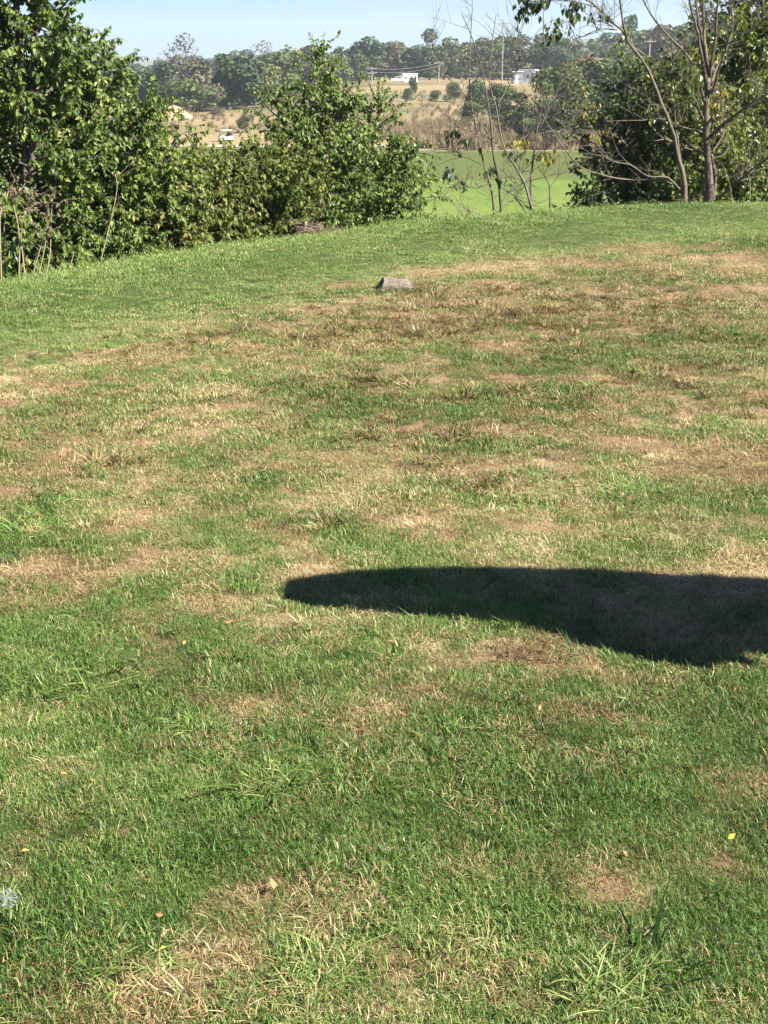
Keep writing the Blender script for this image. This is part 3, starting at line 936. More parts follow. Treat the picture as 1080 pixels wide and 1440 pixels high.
# leafy vine shoots low among the stalks
vine = thing('climbing_vine', spot(40, 11.6), 'bright green vine climbing among the dry stalks at the left edge', 'vine')
rs = np.random.RandomState(90); lv = Leaves(); g = Geo(); o = np.array(spot(40, 11.6))
for k in range(46):
    px = rs.uniform(-10, 120); py = rs.uniform(268, 392) if px < 90 else rs.uniform(350, 388)
    p = np.array(at(px, py, 11.45 + rs.rand() * .5 + max(0, px - 40) * .006)) - o
    q = [p, p + rdir(rs, 1)[0] * .07, p + rdir(rs, 1)[0] * .13]
    g.tube(q, .002, 3)
    leaves_on(lv, rs, q, 7, .085, .45, .7, 0, .9)
link('stems', g.mesh('stems', M_STRAW, True), vine, kind='stuff')
link('foliage', lv.mesh('foliage', M_LIME), vine, kind='stuff')

# heaps of dead twigs at the feet of trees
for (px, Y, lab, sd) in [(437, 14.5, 'heap of grey dead twigs under the central bushy tree', 95), (975, 18.3, 'reddish brown brush heap at the foot of the grey trunk', 96)]:
    rs = np.random.RandomState(sd)
    b = spot(px, Y)
    g = Geo()
    for k in range(130):
        p = np.array([rs.normal() * .11, rs.normal() * .08, abs(rs.normal()) * .06])
        d = rdir(rs, 1)[0]; d[2] = abs(d[2]) * .6
        g.tube([p, p + d * .1 + np.array([0, 0, .015]), p + d * .2], [.0035, .003, .0015], 3)
    link('twig_heap', g.mesh('twig_heap', bark_mat('heap_%s' % ('twigs' if sd == 95 else 'brush'), (.09, .06, .045), (.26, .19, .15), 40)), None, b, None, lab, 'twig heap')

# ------------------------------------------------------------------ half log lying on the lawn (tee marker)
lx, ly = on_lawn(557, 402)
log = thing('half_log', (lx, ly, gz(lx, ly) - .004), 'weathered half log lying flat side down on the dry grass', 'log')
log.rotation_euler = (0, 0, R(8))
rs = np.random.RandomState(3)
nseg, na = 34, 33
Lh = .145
V = []
for i in range(nseg + 1):
    f = i / nseg
    x = -Lh + 2 * Lh * f
    for j in range(na):
        a = PI * j / (na - 1)
        rad = .112 * (1 + .05 * math.sin(5 * a + 2) + .14 * (float(vnoise(a * 7, f * 3.0)) - .5) + .012 * rs.normal()) * (1 - .16 * f)
        skew = (rad * math.sin(a)) * .45 * (1 - f) - (rad * math.sin(a)) * .55 * f
        V.append((x + skew, rad * 1.0 * math.cos(a), rad * math.sin(a) * .82))
F = [[i * na + j, i * na + j + 1, (i + 1) * na + j + 1, (i + 1) * na + j] for i in range(nseg) for j in range(na - 1)]
F += [[i * na + na - 1, i * na, (i + 1) * na, (i + 1) * na + na - 1] for i in range(nseg)]
mb, nt, N, L, p = new_mat('weathered_bark')
n = noise(N, L, 34, 7, .8, sc=(.3, 1, 1)); n2 = noise(N, L, 24, 5, .75)
r = ramp(N, [(.38, (.035, .025, .018)), (.5, (.13, .10, .074)), (.62, (.27, .215, .165))])
L.new(n.outputs['Fac'], r.inputs['Fac'])
c = mixc(N, L, n2.outputs['Fac'], r.outputs['Color'], (.13, .10, .085))
L.new(c, p.inputs['Base Color']); p.inputs['Roughness'].default_value = .9
bp = N.new('ShaderNodeBump'); bp.inputs['Strength'].default_value = 1; bp.inputs['Distance'].default_value = .012
L.new(n.outputs['Fac'], bp.inputs['Height']); L.new(bp.outputs['Normal'], p.inputs['Normal'])
link('bark', mesh_np('bark', V, np.array(F), mb, None, True), log)
for i0, nm in ((0, 'sawn_end'), (nseg, 'sawn_end')):
    vv = [V[i0 * na + j] for j in range(na)]
    off = -.002 if i0 == 0 else .002
    vv = [(a + off, b, c_) for a, b, c_ in vv] + [(np.mean([a[0] for a in vv]) + off, 0, .045)]
    ff = [[j, j + 1, na] if i0 else [j + 1, j, na] for j in range(na - 1)] + [[na - 1, 0, na]]
    link(nm, mesh_np(nm, vv, np.array(ff), plain('end_grain_%s' % ('a' if i0 else 'b'), (.10, .075, .055), .9, .4, 40)), log)

# ------------------------------------------------------------------ golf cart added out of view, its roof shaped to throw the lawn shadow
M_WHITE = plain('white_cart_paint', (.74, .73, .69), .3, .03, 3, spec=.5)
M_BLACK = plain('black_rubber', (.02, .02, .02), .7, .2, 20)
M_SEAT = plain('beige_vinyl', (.46, .40, .30), .5, .08, 12)
M_STEEL = plain('dark_steel_tube', (.05, .05, .055), .4, .2, 10, metal=.3)


def glass_mat(name, col):
    m, nt, N, L, p = new_mat(name)
    p.inputs['Base Color'].default_value = (*col, 1); p.inputs['Roughness'].default_value = .03
    p.inputs['Transmission Weight'].default_value = .9; p.inputs['IOR'].default_value = 1.06
    return m


M_GLASS = glass_mat('tinted_acrylic', (.75, .82, .86))
RZ = 1.86
kx = RZ / math.tan(SUN_EL)
shadow_poly = [(-.31, 4.29), (-.30, 4.37), (-.25, 4.42), (-.16, 4.46), (.0, 4.505), (.24, 4.53), (.7, 4.515), (1.0, 4.47), (1.27, 4.42), (1.9, 4.34), (2.3, 4.28), (2.35, 3.3),
               (1.6, 3.45), (1.27, 3.77), (1.08, 3.80), (.93, 3.79), (.86, 3.77), (.93, 3.71), (.89, 3.675), (.76, 3.73), (.66, 3.81), (.55, 3.92), (.43, 4.01), (.31, 4.065), (.14, 4.10), (-.04, 4.12), (-.16, 4.14), (-.25, 4.175), (-.30, 4.225)]
shadow_roof_poly = [(x + SH.x * kx, y + SH.y * kx) for x, y in shadow_poly]  # roof outline is the wanted shadow shifted back towards the sun
cx, cy = 3.75, 2.75
cart = thing('golf_cart', (cx, cy, 0), 'unseen white golf cart added beside the camera, its roof shaped to cast the lawn shadow', 'golf cart')
rp = [(x - cx, y - cy) for x, y in shadow_roof_poly]
g = Geo(); g.prism(rp, RZ - .02, RZ + .03)
g.prism([(x * .9 + .05, y * .9) for x, y in rp], RZ + .031, RZ + .055)
link('roof', g.mesh('roof', M_WHITE), cart)
ang = R(-8)


def cl(x, y, z):
    return (x * math.cos(ang) - y * math.sin(ang), x * math.sin(ang) + y * math.cos(ang) - .1, z)


body = Geo()
prof = [(-.62, .32), (-.70, .55), (-.60, .78), (-.42, .86), (-.30, .80), (-.22, .40), (.30, .36), (.34, .66), (1.15, .70), (1.22, .45), (1.15, .28), (-.55, .28)]
for s0, s1 in ((-.52, .52),):
    v = [cl(x, s0, z) for x, z in prof] + [cl(x, s1, z) for x, z in prof]
    n_ = len(prof)
    f4 = [[i, (i + 1) % n_, (i + 1) % n_ + n_, i + n_] for i in range(n_)]
    cc = [cl(.2, s0, .34), cl(.2, s1, .34)]
    f3 = [[(i + 1) % n_, i, 2 * n_] for i in range(n_)] + [[i + n_, (i + 1) % n_ + n_, 2 * n_ + 1] for i in range(n_)]
    body.add(v + cc, f4, f3)
link('body', body.mesh('body', M_WHITE), cart)
st = Geo(); st.box(cl(.62, 0, .76), (.5, .98, .12), ang); st.box(cl(.86, 0, 1.02), (.1, .98, .42), ang)
link('seat', st.mesh('seat', M_SEAT), cart)


def wheel(parent, c, r, w, yaw, m_t, m_r):
    ax = np.array([-math.sin(yaw), math.cos(yaw), 0])
    c = np.array(c, float)
    g = Geo(); g.tube([c - ax * w / 2, c - ax * w * .35, c + ax * w * .35, c + ax * w / 2], [r * .86, r, r, r * .86], 20)
    wh = link('wheel', g.mesh('wheel', m_t), parent)
    g = Geo(); g.tube([c - ax * w * .53, c + ax * w * .53], [r * .52, r * .52], 14)
    link('rim', g.mesh('rim', m_r), wh)


for (x, y) in ((-.42, -.5), (-.42, .5), (.95, -.5), (.95, .5)):
    wheel(cart, cl(x, y, .22), .22, .2, ang, M_BLACK, M_WHITE)
for (x, y, xt) in ((-.4, -.48, -.22), (-.4, .48, -.22), (.98, -.48, .72), (.98, .48, .72)):
    g = Geo(); b0 = cl(x, y, .72); t0 = cl(xt, y * .85, RZ - .02)
    g.tube(curve([b0, tuple((a + b) / 2 for a, b in zip(b0, t0)), t0], 4), .018, 8)
    link('roof_post', g.mesh('roof_post', M_STEEL), cart)
g = Geo(); g.tube([cl(-.35, -.22, .72), cl(-.05, -.22, 1.02)], .016, 8)
th = [cl(-.05 + .05 * math.cos(a), -.22 + .17 * math.sin(a), 1.02 + .13 * math.cos(a)) for a in np.linspace(0, 2 * PI, 17)]
g.tube(th, .014, 6)
link('steering_wheel', g.mesh('steering_wheel', M_STEEL, True), cart)

# ------------------------------------------------------------------ golf cart far off on the fairway
M_ROOFCREAM = plain('cream_roof', (.72, .68, .52), .4, .05, 3)
M_BLUE = plain('blue_bag', (.04, .055, .09), .6, .2, 5)
fx = at(317, 190, 184).x; fy = 184.0
fc = thing('golf_cart', (fx, fy, gz(fx, fy)), 'small white golf cart with a cream roof far off on the fairway', 'golf cart')
fc.rotation_euler = (0, 0, R(40)); fc.scale = (.74,) * 3
b = Geo()
prof = [(-1.12, .35), (-1.2, .7), (-.95, 1.0), (-.6, .98), (-.5, .5), (.1, .48), (.14, .85), (1.1, .9), (1.2, .6), (1.15, .35)]
n_ = len(prof)
v = [(x, -.58, z) for x, z in prof] + [(x, .58, z) for x, z in prof] + [(.1, -.58, .42), (.1, .58, .42)]
b.add(v, [[i, (i + 1) % n_, (i + 1) % n_ + n_, i + n_] for i in range(n_)],
      [[(i + 1) % n_, i, 2 * n_] for i in range(n_)] + [[i + n_, (i + 1) % n_ + n_, 2 * n_ + 1] for i in range(n_)])
link('body', b.mesh('body', M_WHITE), fc)
g = Geo(); g.prism([(-.95, -.6), (-.85, -.64), (.85, -.64), (.95, -.58), (.95, .58), (.85, .64), (-.85, .64), (-.95, .6)], 1.82, 1.92)
link('roof', g.mesh('roof', M_ROOFCREAM), fc)
for x, y in ((-.8, -.56), (-.8, .56), (.8, -.56), (.8, .56)):
    wheel(fc, (x, y, .26), .26, .2, 0, M_BLACK, M_WHITE)
    g = Geo(); g.tube([(x * 1.15, y * .95, .92), (x * .95, y * .95, 1.85)], .03, 5)
    link('roof_post', g.mesh('roof_post', M_STEEL), fc)
g = Geo(); g.box((.42, 0, .95), (.5, 1.05, .14)); g.box((.68, 0, 1.25), (.12, 1.05, .5))
link('seat', g.mesh('seat', M_BLACK), fc)
g = Geo(); g.add([(-.9, -.52, 1.0), (-.9, .52, 1.0), (-.76, .5, 1.8), (-.76, -.5, 1.8)], [[0, 1, 2, 3]])
link('windscreen', g.mesh('windscreen', M_GLASS), fc)
for y in (-.26, .26):
    g = Geo(); g.tube([(1.05, y, .8), (1.2, y, 1.3), (1.24, y, 1.48)], [.15, .16, .12], 10)
    link('golf_bag', g.mesh('golf_bag', M_BLUE), fc)

# ------------------------------------------------------------------ trees and scrub far off
def far_leafmat(name, dark, mid, light):
    return leaf_mat(name, [(0, dark), (.5, mid), (1, light)], .15, .6, .2, (1.2, 1.25, .8))


FM = {
    'dark': far_leafmat('far_dark_green', (.020, .040, .016), (.038, .068, .024), (.066, .098, .034)),
    'olive': far_leafmat('far_olive', (.040, .058, .018), (.074, .098, .028), (.118, .138, .042)),
    'brown': far_leafmat('far_brown', (.052, .052, .028), (.090, .084, .046), (.14, .12, .07)),
    'yellowgreen': far_leafmat('far_yellow_green', (.075, .085, .025), (.13, .14, .04), (.19, .185, .06)),
    'orange': far_leafmat('far_rust', (.11, .065, .028), (.19, .115, .045), (.26, .17, .07)),
    'bare': far_leafmat('far_bare_twigs', (.075, .066, .056), (.12, .105, .09), (.17, .15, .13)),
}


def far_crown(seed, mat, sparse=1.0, n=900, sz=.055, tall=1.0):
    """crown of unit height 1 (trunk to .18), half width about .42"""
    rs = np.random.RandomState(seed)
    lobes = []
    for k in range(11):
        a = rs.rand() * 2 * PI; r = .27 * math.sqrt(rs.rand()) * (1.0 if k else 0)
        h = rs.uniform(.18, .82)
        lobes.append((r * math.cos(a) * (1.25 - .6 * h), r * math.sin(a) * (1.25 - .6 * h), h, rs.uniform(.13, .22)))
    lobes.append((0, 0, .86, .14))
    V = []; T = []
    per = int(n * sparse / len(lobes))
    P = []; Nn = []; Tn = []
    for (x, y, z, r) in lobes:
        d = rdir(rs, per)
        rr = r * (.72 + .38 * rs.rand(per)) [:, None]
        p = np.array([x, y, z]) + d * rr * np.array([1, 1, .9])
        P.append(p); Nn.append(d + rdir(rs, per) * .8); Tn.append(np.clip(.5 + .1 * rs.normal(size=per) + rs.normal() * .2, 0, 1))
    P = np.concatenate(P); Nn = np.concatenate(Nn); Tn = np.concatenate(Tn)
    keep = P[:, 2] > .02
    P, Nn, Tn = P[keep], Nn[keep], Tn[keep]
    Nn /= np.linalg.norm(Nn, axis=1)[:, None]
    m = len(P)
    A = np.cross(Nn, rdir(rs, m)); A /= np.linalg.norm(A, axis=1)[:, None]
    B = np.cross(Nn, A)
    s = (sz * (.5 + .9 * rs.rand(m)))[:, None]
    q = [P + A * s * 1.0, P + B * s * .7 + Nn * s * .2, P - A * s * .9, P - B * s * .75 - Nn * s * .1]
    V = np.stack(q, 1).reshape(-1, 3)
    k = np.arange(m)[:, None] * 4
    F = k + np.array([[0, 1, 2, 3]])
    return mesh_np('crown', V, F, mat, {'tint': np.repeat(Tn, 4)})


def far_trunk(seed, twiggy=False):
    rs = np.random.RandomState(seed)
    g = Geo()
    g.tube([(0, 0, -.03), (.01, 0, .15), (0, .01, .5)], [.022, .018, .008], 6)
    for k in range(34 if twiggy else 7):
        a = rs.rand() * 2 * PI; h = rs.uniform(.18, .55); l = rs.uniform(.2, .42)
        d = np.array([math.cos(a) * .6, math.sin(a) * .6, .8])
        q = np.array([0, 0, h])
        g.tube([q, q + d * l * .5, q + d * l + np.array([0, 0, .04])], [.008, .005, .002], 3)
    return g.mesh('trunk', M_BARK_BROWN)


CR = {}
for kk, m in FM.items():
    CR[kk] = [(far_crown(100 + 7 * j + sum(map(ord, kk)), m, 1.0, 1900 if kk != 'bare' else 1700, .034 if kk != 'bare' else .017),
               far_trunk(300 + j, kk == 'bare')) for j in range(3)]
for kk in ('dark', 'olive', 'brown'):
    CR['near_' + kk] = [(far_crown(900 + 7 * j + len(kk), FM[kk], 1.0, 5200, .019), far_trunk(950 + j)) for j in range(2)]
rs_ft = np.random.RandomState(77)


def far_tree(px, Y, base_py, top_py, kind, label, group, wide=1.0, name='distant_tree', cat='tree'):
    x = at(px, 100, Y).x
    z = gz(x, Y)
    top = at(px, top_py, Y).z
    H = max(.6, top - z)
    t = thing(name, (x, Y, z), label, cat, group)
    t.rotation_euler = (0, 0, rs_ft.rand() * 6.28)
    w = H * wide * rs_ft.uniform(1.15, 1.5)
    t.scale = (w, w, H)
    kind = 'near_' + kind if name in ('scrub_tree', 'meadow_bush') and kind != 'orange' else kind
    c, tr = CR[kind][rs_ft.randint(len(CR[kind]))]
    link('trunk', tr, t); link('crown', c, t)
    return t


NAMES = {'dark': 'dark green', 'olive': 'olive green', 'brown': 'brownish', 'yellowgreen': 'yellow-green', 'orange': 'rust-coloured', 'bare': 'bare grey'}
# the front of the tree line: (px, distance, top row, kind, width, label)
front = [
    (-60, 290, 80, 'dark', 1, None), (-20, 300, 84, 'olive', 1, None), (30, 300, 80, 'dark', 1, None), (80, 305, 85, 'dark', 1, None), (130, 300, 88, 'olive', 1, None), (175, 300, 90, 'dark', 1, None),
    (206, 300, 92, 'dark', 1.1, 'dark green distant tree just right of the lone leafy shoot'),
    (233, 296, 88, 'dark', 1.0, 'dark green distant tree at the left foot of the tall bare grey tree'),
    (262, 315, 45, 'bare', .85, 'tall bare grey tree standing above the distant treeline at left'),
    (284, 298, 82, 'brown', 1.0, 'brownish bushy tree before the tall bare grey tree'),
    (262, 292, 112, 'olive', 1.5, 'low olive green tree behind the tan mound'),
    (318, 305, 74, 'dark', 1.0, 'dark green distant tree right of the brownish bushy tree'),
    (345, 305, 74, 'dark', 1.1, 'large dark green distant tree behind the golf cart meadow'),
    (374, 310, 92, 'yellowgreen', .9, 'yellow-green distant tree at the left shoulder of the central bushy tree'),
    (402, 350, 68, 'olive', 1.0, 'olive green distant tree seen over the left shoulder of the central bushy tree'),
    (372, 420, 55, 'bare', .8, 'bare grey distant tree standing above the yellow-green one'),
    (440, 420, 62, 'brown', 1.0, 'brownish distant tree behind the pointed top of the central bushy tree'),
    (478, 430, 64, 'olive', 1.0, 'olive green distant tree just right of the pointed top of the central bushy tree'),
    (505, 440, 76, 'olive', 1.1, 'low olive green distant tree behind the left utility pole'),
    (520, 450, 50, 'dark', .9, 'dark green distant tree rising behind the left utility pole'),
    (548, 455, 58, 'brown', .9, 'brownish distant tree between the utility pole and the small white trailer'),
    (575, 455, 66, 'olive', 1.0, 'olive green distant tree directly behind the small white trailer'),
    (604, 450, 40, 'dark', .9, 'tall dark green round distant tree right of the small white trailer'),
    (632, 460, 52, 'olive', 1.0, 'olive green distant tree right of the tallest dark round one'),
    (655, 465, 58, 'brown', 1.0, 'brownish distant tree behind the tips of the leftmost bare sapling'), (680, 460, 52, 'olive', 1.0, 'olive green distant tree between the saplings and the tall utility pole'), (706, 470, 50, 'dark', 1.0, 'dark green distant tree directly behind the tall utility pole'),
    (733, 470, 48, 'dark', 1.0, 'dark green distant tree behind the flat-roofed white building'),
    (762, 465, 46, 'olive', 1.0, 'olive green distant tree right of the flat-roofed white building'), (790, 460, 52, 'dark', 1.0, 'dark green distant tree under the hanging leaves at upper right'),
    (822, 300, 78, 'orange', .9, 'rust-coloured distant tree left of the broad dark green shrub'),
    (850, 420, 70, 'dark', 1.0, 'dark green distant tree right of the rust-coloured one'), (886, 430, 18, 'dark', .45, 'tall narrow dark tree standing above the others at right'),
    (868, 400, 60, 'olive', 1.0, 'olive green distant tree left below the tall narrow dark one'), (905, 410, 42, 'olive', 1.0, 'olive green distant tree right below the tall narrow dark one'), (930, 400, 34, 'brown', 1.0, 'brownish distant tree right of the tall narrow dark one'), (958, 390, 34, 'olive', 1.0, 'olive green distant tree left of the grey trunk limbs'),
    (990, 380, 26, 'dark', 1.0, 'dark green distant tree behind the upswept grey limbs'), (1022, 370, 20, 'olive', 1.0, 'olive green distant tree between the grey limbs and the yellow-green tree'), (1060, 370, 15, 'olive', 1.0, None), (1100, 380, 25, 'dark', 1, None), (1145, 380, 30, 'olive', 1, None),
]
for (px, Y, top, kind, w, lab) in front:
    far_tree(px, Y, 0, top, kind, lab or '%s tree in the front row of the distant treeline' % NAMES[kind], 'trees of the distant treeline', w)
for k in range(74):
    px = -160 + k * 19 + rs_ft.uniform(-7, 7)
    Y = rs_ft.uniform(520, 720)
    top = np.interp(px, [-100, 200, 330, 450, 600, 760, 900, 1200], [84, 84, 76, 72, 58, 56, 46, 40]) + rs_ft.uniform(-7, 8)
    kind = ['dark', 'olive', 'dark', 'brown', 'bare', 'olive'][rs_ft.randint(6)]
    far_tree(px, Y, 0, top, kind, '%s tree in the hazy back row of the distant treeline' % NAMES[kind], 'trees of the distant treeline', 1.1)
# understory closing the foot of the tree line
for k in range(60):
    px = -120 + k * 22 + rs_ft.uniform(-8, 8)
    Y = np.interp(px, [200, 380, 450, 800, 1000], [300, 320, 440, 460, 380]) + rs_ft.uniform(0, 30)
    far_tree(px, Y, 0, at(px, 0, Y) and np.interp(px, [200, 380, 450, 800, 1100], [122, 112, 93, 93, 90]) + rs_ft.uniform(-7, 5), ['dark', 'olive', 'brown'][rs_ft.randint(3)],
             'low bush filling the foot of the distant treeline', 'bushes at the foot of the distant treeline', 1.9, 'distant_bush', 'bush')

# nearer scrub trees on the right of the meadow
for (px, Y, top, kind, w, lab) in [
        (672, 230, 112, 'dark', .8, 'small dark green tree on the meadow edge left of the olive scrub trees'),
        (703, 205, 116, 'olive', .75, 'olive green scrub tree standing at the meadow edge behind the saplings'),
        (732, 190, 128, 'olive', .9, 'low olive green scrub tree below the flat-roofed white building'),
        (742, 172, 165, 'olive', 1.0, 'low olive scrub tree at the fairway end behind the saplings'),
        (768, 185, 112, 'olive', .8, 'olive scrub tree right of the flat-roofed white building'),
        (797, 190, 88, 'olive', 1.0, 'tall olive scrub tree behind the yellow leaves'),
        (785, 168, 140, 'brown', 1.0, 'brownish scrub tree behind the yellow leaves'),
        (828, 195, 82, 'dark', 1.0, 'tall dark scrub tree left behind the broad dark green shrub'),
        (862, 200, 85, 'dark', 1.0, 'dark scrub tree hidden behind the broad dark green shrub'),
        (900, 190, 75, 'olive', 1.0, 'olive scrub tree behind the leaning pale stem'),
        (940, 200, 62, 'brown', 1.0, 'brown scrub tree behind the leaning pale stem'),
        (985, 200, 58, 'dark', 1.0, 'dark scrub tree behind the grey trunk'),
        (1030, 200, 60, 'olive', 1.0, 'olive scrub tree behind the yellow-green tree'),
        (1085, 200, 55, 'dark', 1.0, 'dark scrub tree at the far right behind the yellow-green tree')]:
    far_tree(px, Y, 0, top, kind, lab, 'scrub trees on the right of the meadow', w, 'scrub_tree', 'tree')
# scattered bushes on the meadow
for (px, Y, top, kind, w, lab) in [
        (343, 205, 150, 'brown', .9, 'small brown bush on the tan meadow right of the far golf cart'),
        (572, 300, 124, 'dark', 1.1, 'dark bush on the meadow below the small white trailer'),
        (582, 330, 108, 'dark', .7, 'upright dark bush beside the small white trailer'),
        (612, 290, 126, 'olive', 1.1, 'olive bush on the meadow right of the dark bush'),
        (640, 300, 115, 'dark', 1.0, 'dark round bush on the meadow crest left of the scrub trees'),
        (660, 215, 142, 'olive', 1.0, 'olive bush on the meadow behind the leftmost sapling'),
        (395, 210, 158, 'brown', 2.0, 'low brown bush at the left side of the central bushy tree'),
        (300, 260, 150, 'brown', 2.2, 'low brown bush on the meadow above the far golf cart'),
        (250, 250, 160, 'olive', 2.0, 'low olive bush beside the tan mound')]:
    far_tree(px, Y, 0, top, kind, lab, 'bushes scattered on the meadow', w, 'meadow_bush', 'bush')

# tan mound of dug earth at the left of the meadow
mx = at(243, 155, 262).x
rs = np.random.RandomState(8)
A_, R_ = np.meshgrid(np.linspace(0, 2 * PI, 26)[:-1], np.linspace(0, 1, 8))
mh = 2.4 * np.clip(1 - R_ ** 1.6, 0, 1) * (1 + .25 * (fbm(A_ * 1.2, R_ * 3, 3) - .5)) - .2
MX = 4.2 * R_ * np.cos(A_); MY = 3.4 * R_ * np.sin(A_)
i = np.arange(7)[:, None] * 25 + np.arange(25)[None]; i2 = np.arange(7)[:, None] * 25 + (np.arange(25)[None] + 1) % 25
link('earth_mound', mesh_np('earth_mound', np.stack([MX, MY, mh], -1).reshape(-1, 3), np.stack([i, i2, i2 + 25, i + 25], -1).reshape(-1, 4),
                            plain('tan_earth', (.36, .24, .13), .95, .2, .9), None, True), None, (mx, 262, gz(mx, 262)), None,
     'tan heap of bare earth on the meadow beside the left trees', 'earth mound')

# ------------------------------------------------------------------ far buildings, poles, wires
M_BWHITE = plain('white_siding', (.74, .73, .70), .6, .05, .5)
M_BGREY = plain('dark_grey_siding', (.22, .22, .24), .7, .1, .5)  # even dark grey for the shed wall and pole insulators
M_WIN = plain('dark_window', (.03, .035, .045), .15, .1, 1)
M_BROOF = plain('pale_flat_roof', (.68, .66, .62), .5, .05, .5)


def building(px, Y, w, d, h, rz, label, front_mat):
    x = at(px, 108, Y).x
    z = gz(x, Y)
    t = thing('white_building', (x, Y, z), label, 'building')
    t.rotation_euler = (0, 0, rz)
    g = Geo(); g.box((0, 0, h / 2 - .2), (w, d, h + .4)); link('wall', g.mesh('wall', front_mat), t)
    g = Geo(); g.box((0, 0, h + .19), (w + .3, d + .3, .3)); link('roof', g.mesh('roof', M_BROOF), t)
    for k in range(2):
        g = Geo(); g.box((-w * .3 + k * w * .38, -d / 2 - .03, h * .55), (w * .13, .1, h * .3)); wd = link('window', g.mesh('window', M_WIN), t)
        g = Geo(); g.box((-w * .3 + k * w * .38, -d / 2 - .02, h * .38), (w * .16, .16, .1)); link('sill', g.mesh('sill', M_BWHITE), wd)
    g = Geo(); g.box((w * .36, -d / 2 - .03, h * .4), (w * .11, .1, h * .75)); link('door', g.mesh('door', M_WIN if front_mat is M_BWHITE else M_BWHITE), t)
    return t


building(576, 425, 4.2, 2.6, 2.0, R(8), 'small white trailer on the hill crest among the distant trees', M_BWHITE)
building(743, 410, 4.6, 4, 3.3, R(-20), 'flat-roofed white building half hidden behind the scrub trees', M_BWHITE)
g = Geo(); g.box((0, 0, 1.5), (2.6, 3.0, 3.0))
b2 = thing('grey_shed', (at(728, 108, 405).x, 405, gz(at(728, 108, 405).x, 405)), 'dark grey shed at the left end of the flat-roofed white building', 'shed')
link('wall', g.mesh('wall', M_BGREY), b2)
g = Geo(); g.box((0, 0, 3.1), (2.9, 3.3, .2)); link('roof', g.mesh('roof', M_BROOF), b2)
g = Geo(); g.box((-.4, -1.53, 1.0), (.95, .08, 2.0)); link('door', g.mesh('door', M_BWHITE), b2)
# white car beside the trailer
carx = at(561, 112, 420).x
car = thing('parked_car', (carx, 420, gz(carx, 420)), 'pale parked car left of the small white trailer', 'car')
g = Geo(); n_ = 8
prof = [(-2.1, .35), (-2.15, .8), (-1.2, .95), (-.7, 1.45), (.8, 1.45), (1.4, .95), (2.1, .85), (2.15, .35)]
v = [(x, -.85, z) for x, z in prof] + [(x, .85, z) for x, z in prof] + [(0, -.85, .6), (0, .85, .6)]
g.add(v, [[i, (i + 1) % n_, (i + 1) % n_ + n_, i + n_] for i in range(n_)],
      [[(i + 1) % n_, i, 2 * n_] for i in range(n_)] + [[i + n_, (i + 1) % n_ + n_, 2 * n_ + 1] for i in range(n_)])
link('body', g.mesh('body', M_BWHITE), car)
for x in (-1.3, 1.3):
    for y in (-.8, .8): wheel(car, (x, y, .33), .33, .2, 0, M_BLACK, M_BWHITE)
g = Geo(); g.box((.05, -.86, 1.2), (1.3, .04, .38)); link('window', g.mesh('window', M_WIN), car)

M_POLE = bark_mat('pole_wood', (.18, .155, .13), (.34, .30, .26), 6)
pole_tops = []


def pole(px, Y, top_py, label, arms=1, lean=0):
    x = at(px, 100, Y).x
    z = gz(x, Y); top = at(px, top_py, Y).z
    t = thing('utility_pole', (x, Y, z), label, 'utility pole', 'utility poles in the distance')
    h = top - z
    g = Geo(); g.tube([(0, 0, -.3), (0, 0, h)], [.2, .14], 8); link('post', g.mesh('post', M_POLE), t)
    for a in range(arms):
        g = Geo(); g.box((0, -.2, h - .5 - a * 1.1), (2.6, .16, .2)); ar = link('crossarm', g.mesh('crossarm', M_POLE), t)
        for xx in (-1.15, -.5, .5, 1.15):
            g = Geo(); g.tube([(xx, -.2, h - .4 - a * 1.1), (xx, -.2, h - .12 - a * 1.1)], [.07, .05], 6); link('insulator', g.mesh('insulator', M_BGREY), ar)
    pole_tops.append((x, Y, top))
    return t


pole(523, 400, 94, 'utility pole left of the small white trailer', 2)
pole(617, 410, 86, 'utility pole right of the small white trailer', 1)
pole(706, 380, 30, 'tall utility pole rising above the trees behind the saplings', 1)
pole(838, 330, 80, 'utility pole beside the rust-coloured tree', 1)
pole(912, 320, 55, 'utility pole seen above the broad dark green shrub', 1)
M_WIRE = plain('pale_wire', (.45, .45, .45), .4, .05, 1)
for k, (a, b_, lab) in enumerate([(0, 1, 'power line between the two poles beside the white trailer'), (1, 2, 'power line sagging between the trailer pole and the tall pole'),
                                  (2, 3, 'power line running from the tall pole over the white building'), (3, 4, 'power line above the rust-coloured tree')]):
    p0, p1 = np.array(pole_tops[a]), np.array(pole_tops[b_])
    pts = []
    for j in range(13):
        f = j / 12
        q = p0 + (p1 - p0) * f; q[2] -= .4 + 3.2 * f * (1 - f)
        pts.append(q - p0)
    g = Geo(); g.tube(pts, .02, 4)
    for dz in (.9,):
        g.tube([q - np.array([0, 0, dz]) for q in pts], .018, 4)
    link('power_line', g.mesh('power_line', M_WIRE), None, tuple(p0), None, lab, 'power line', 'power lines in the distance')


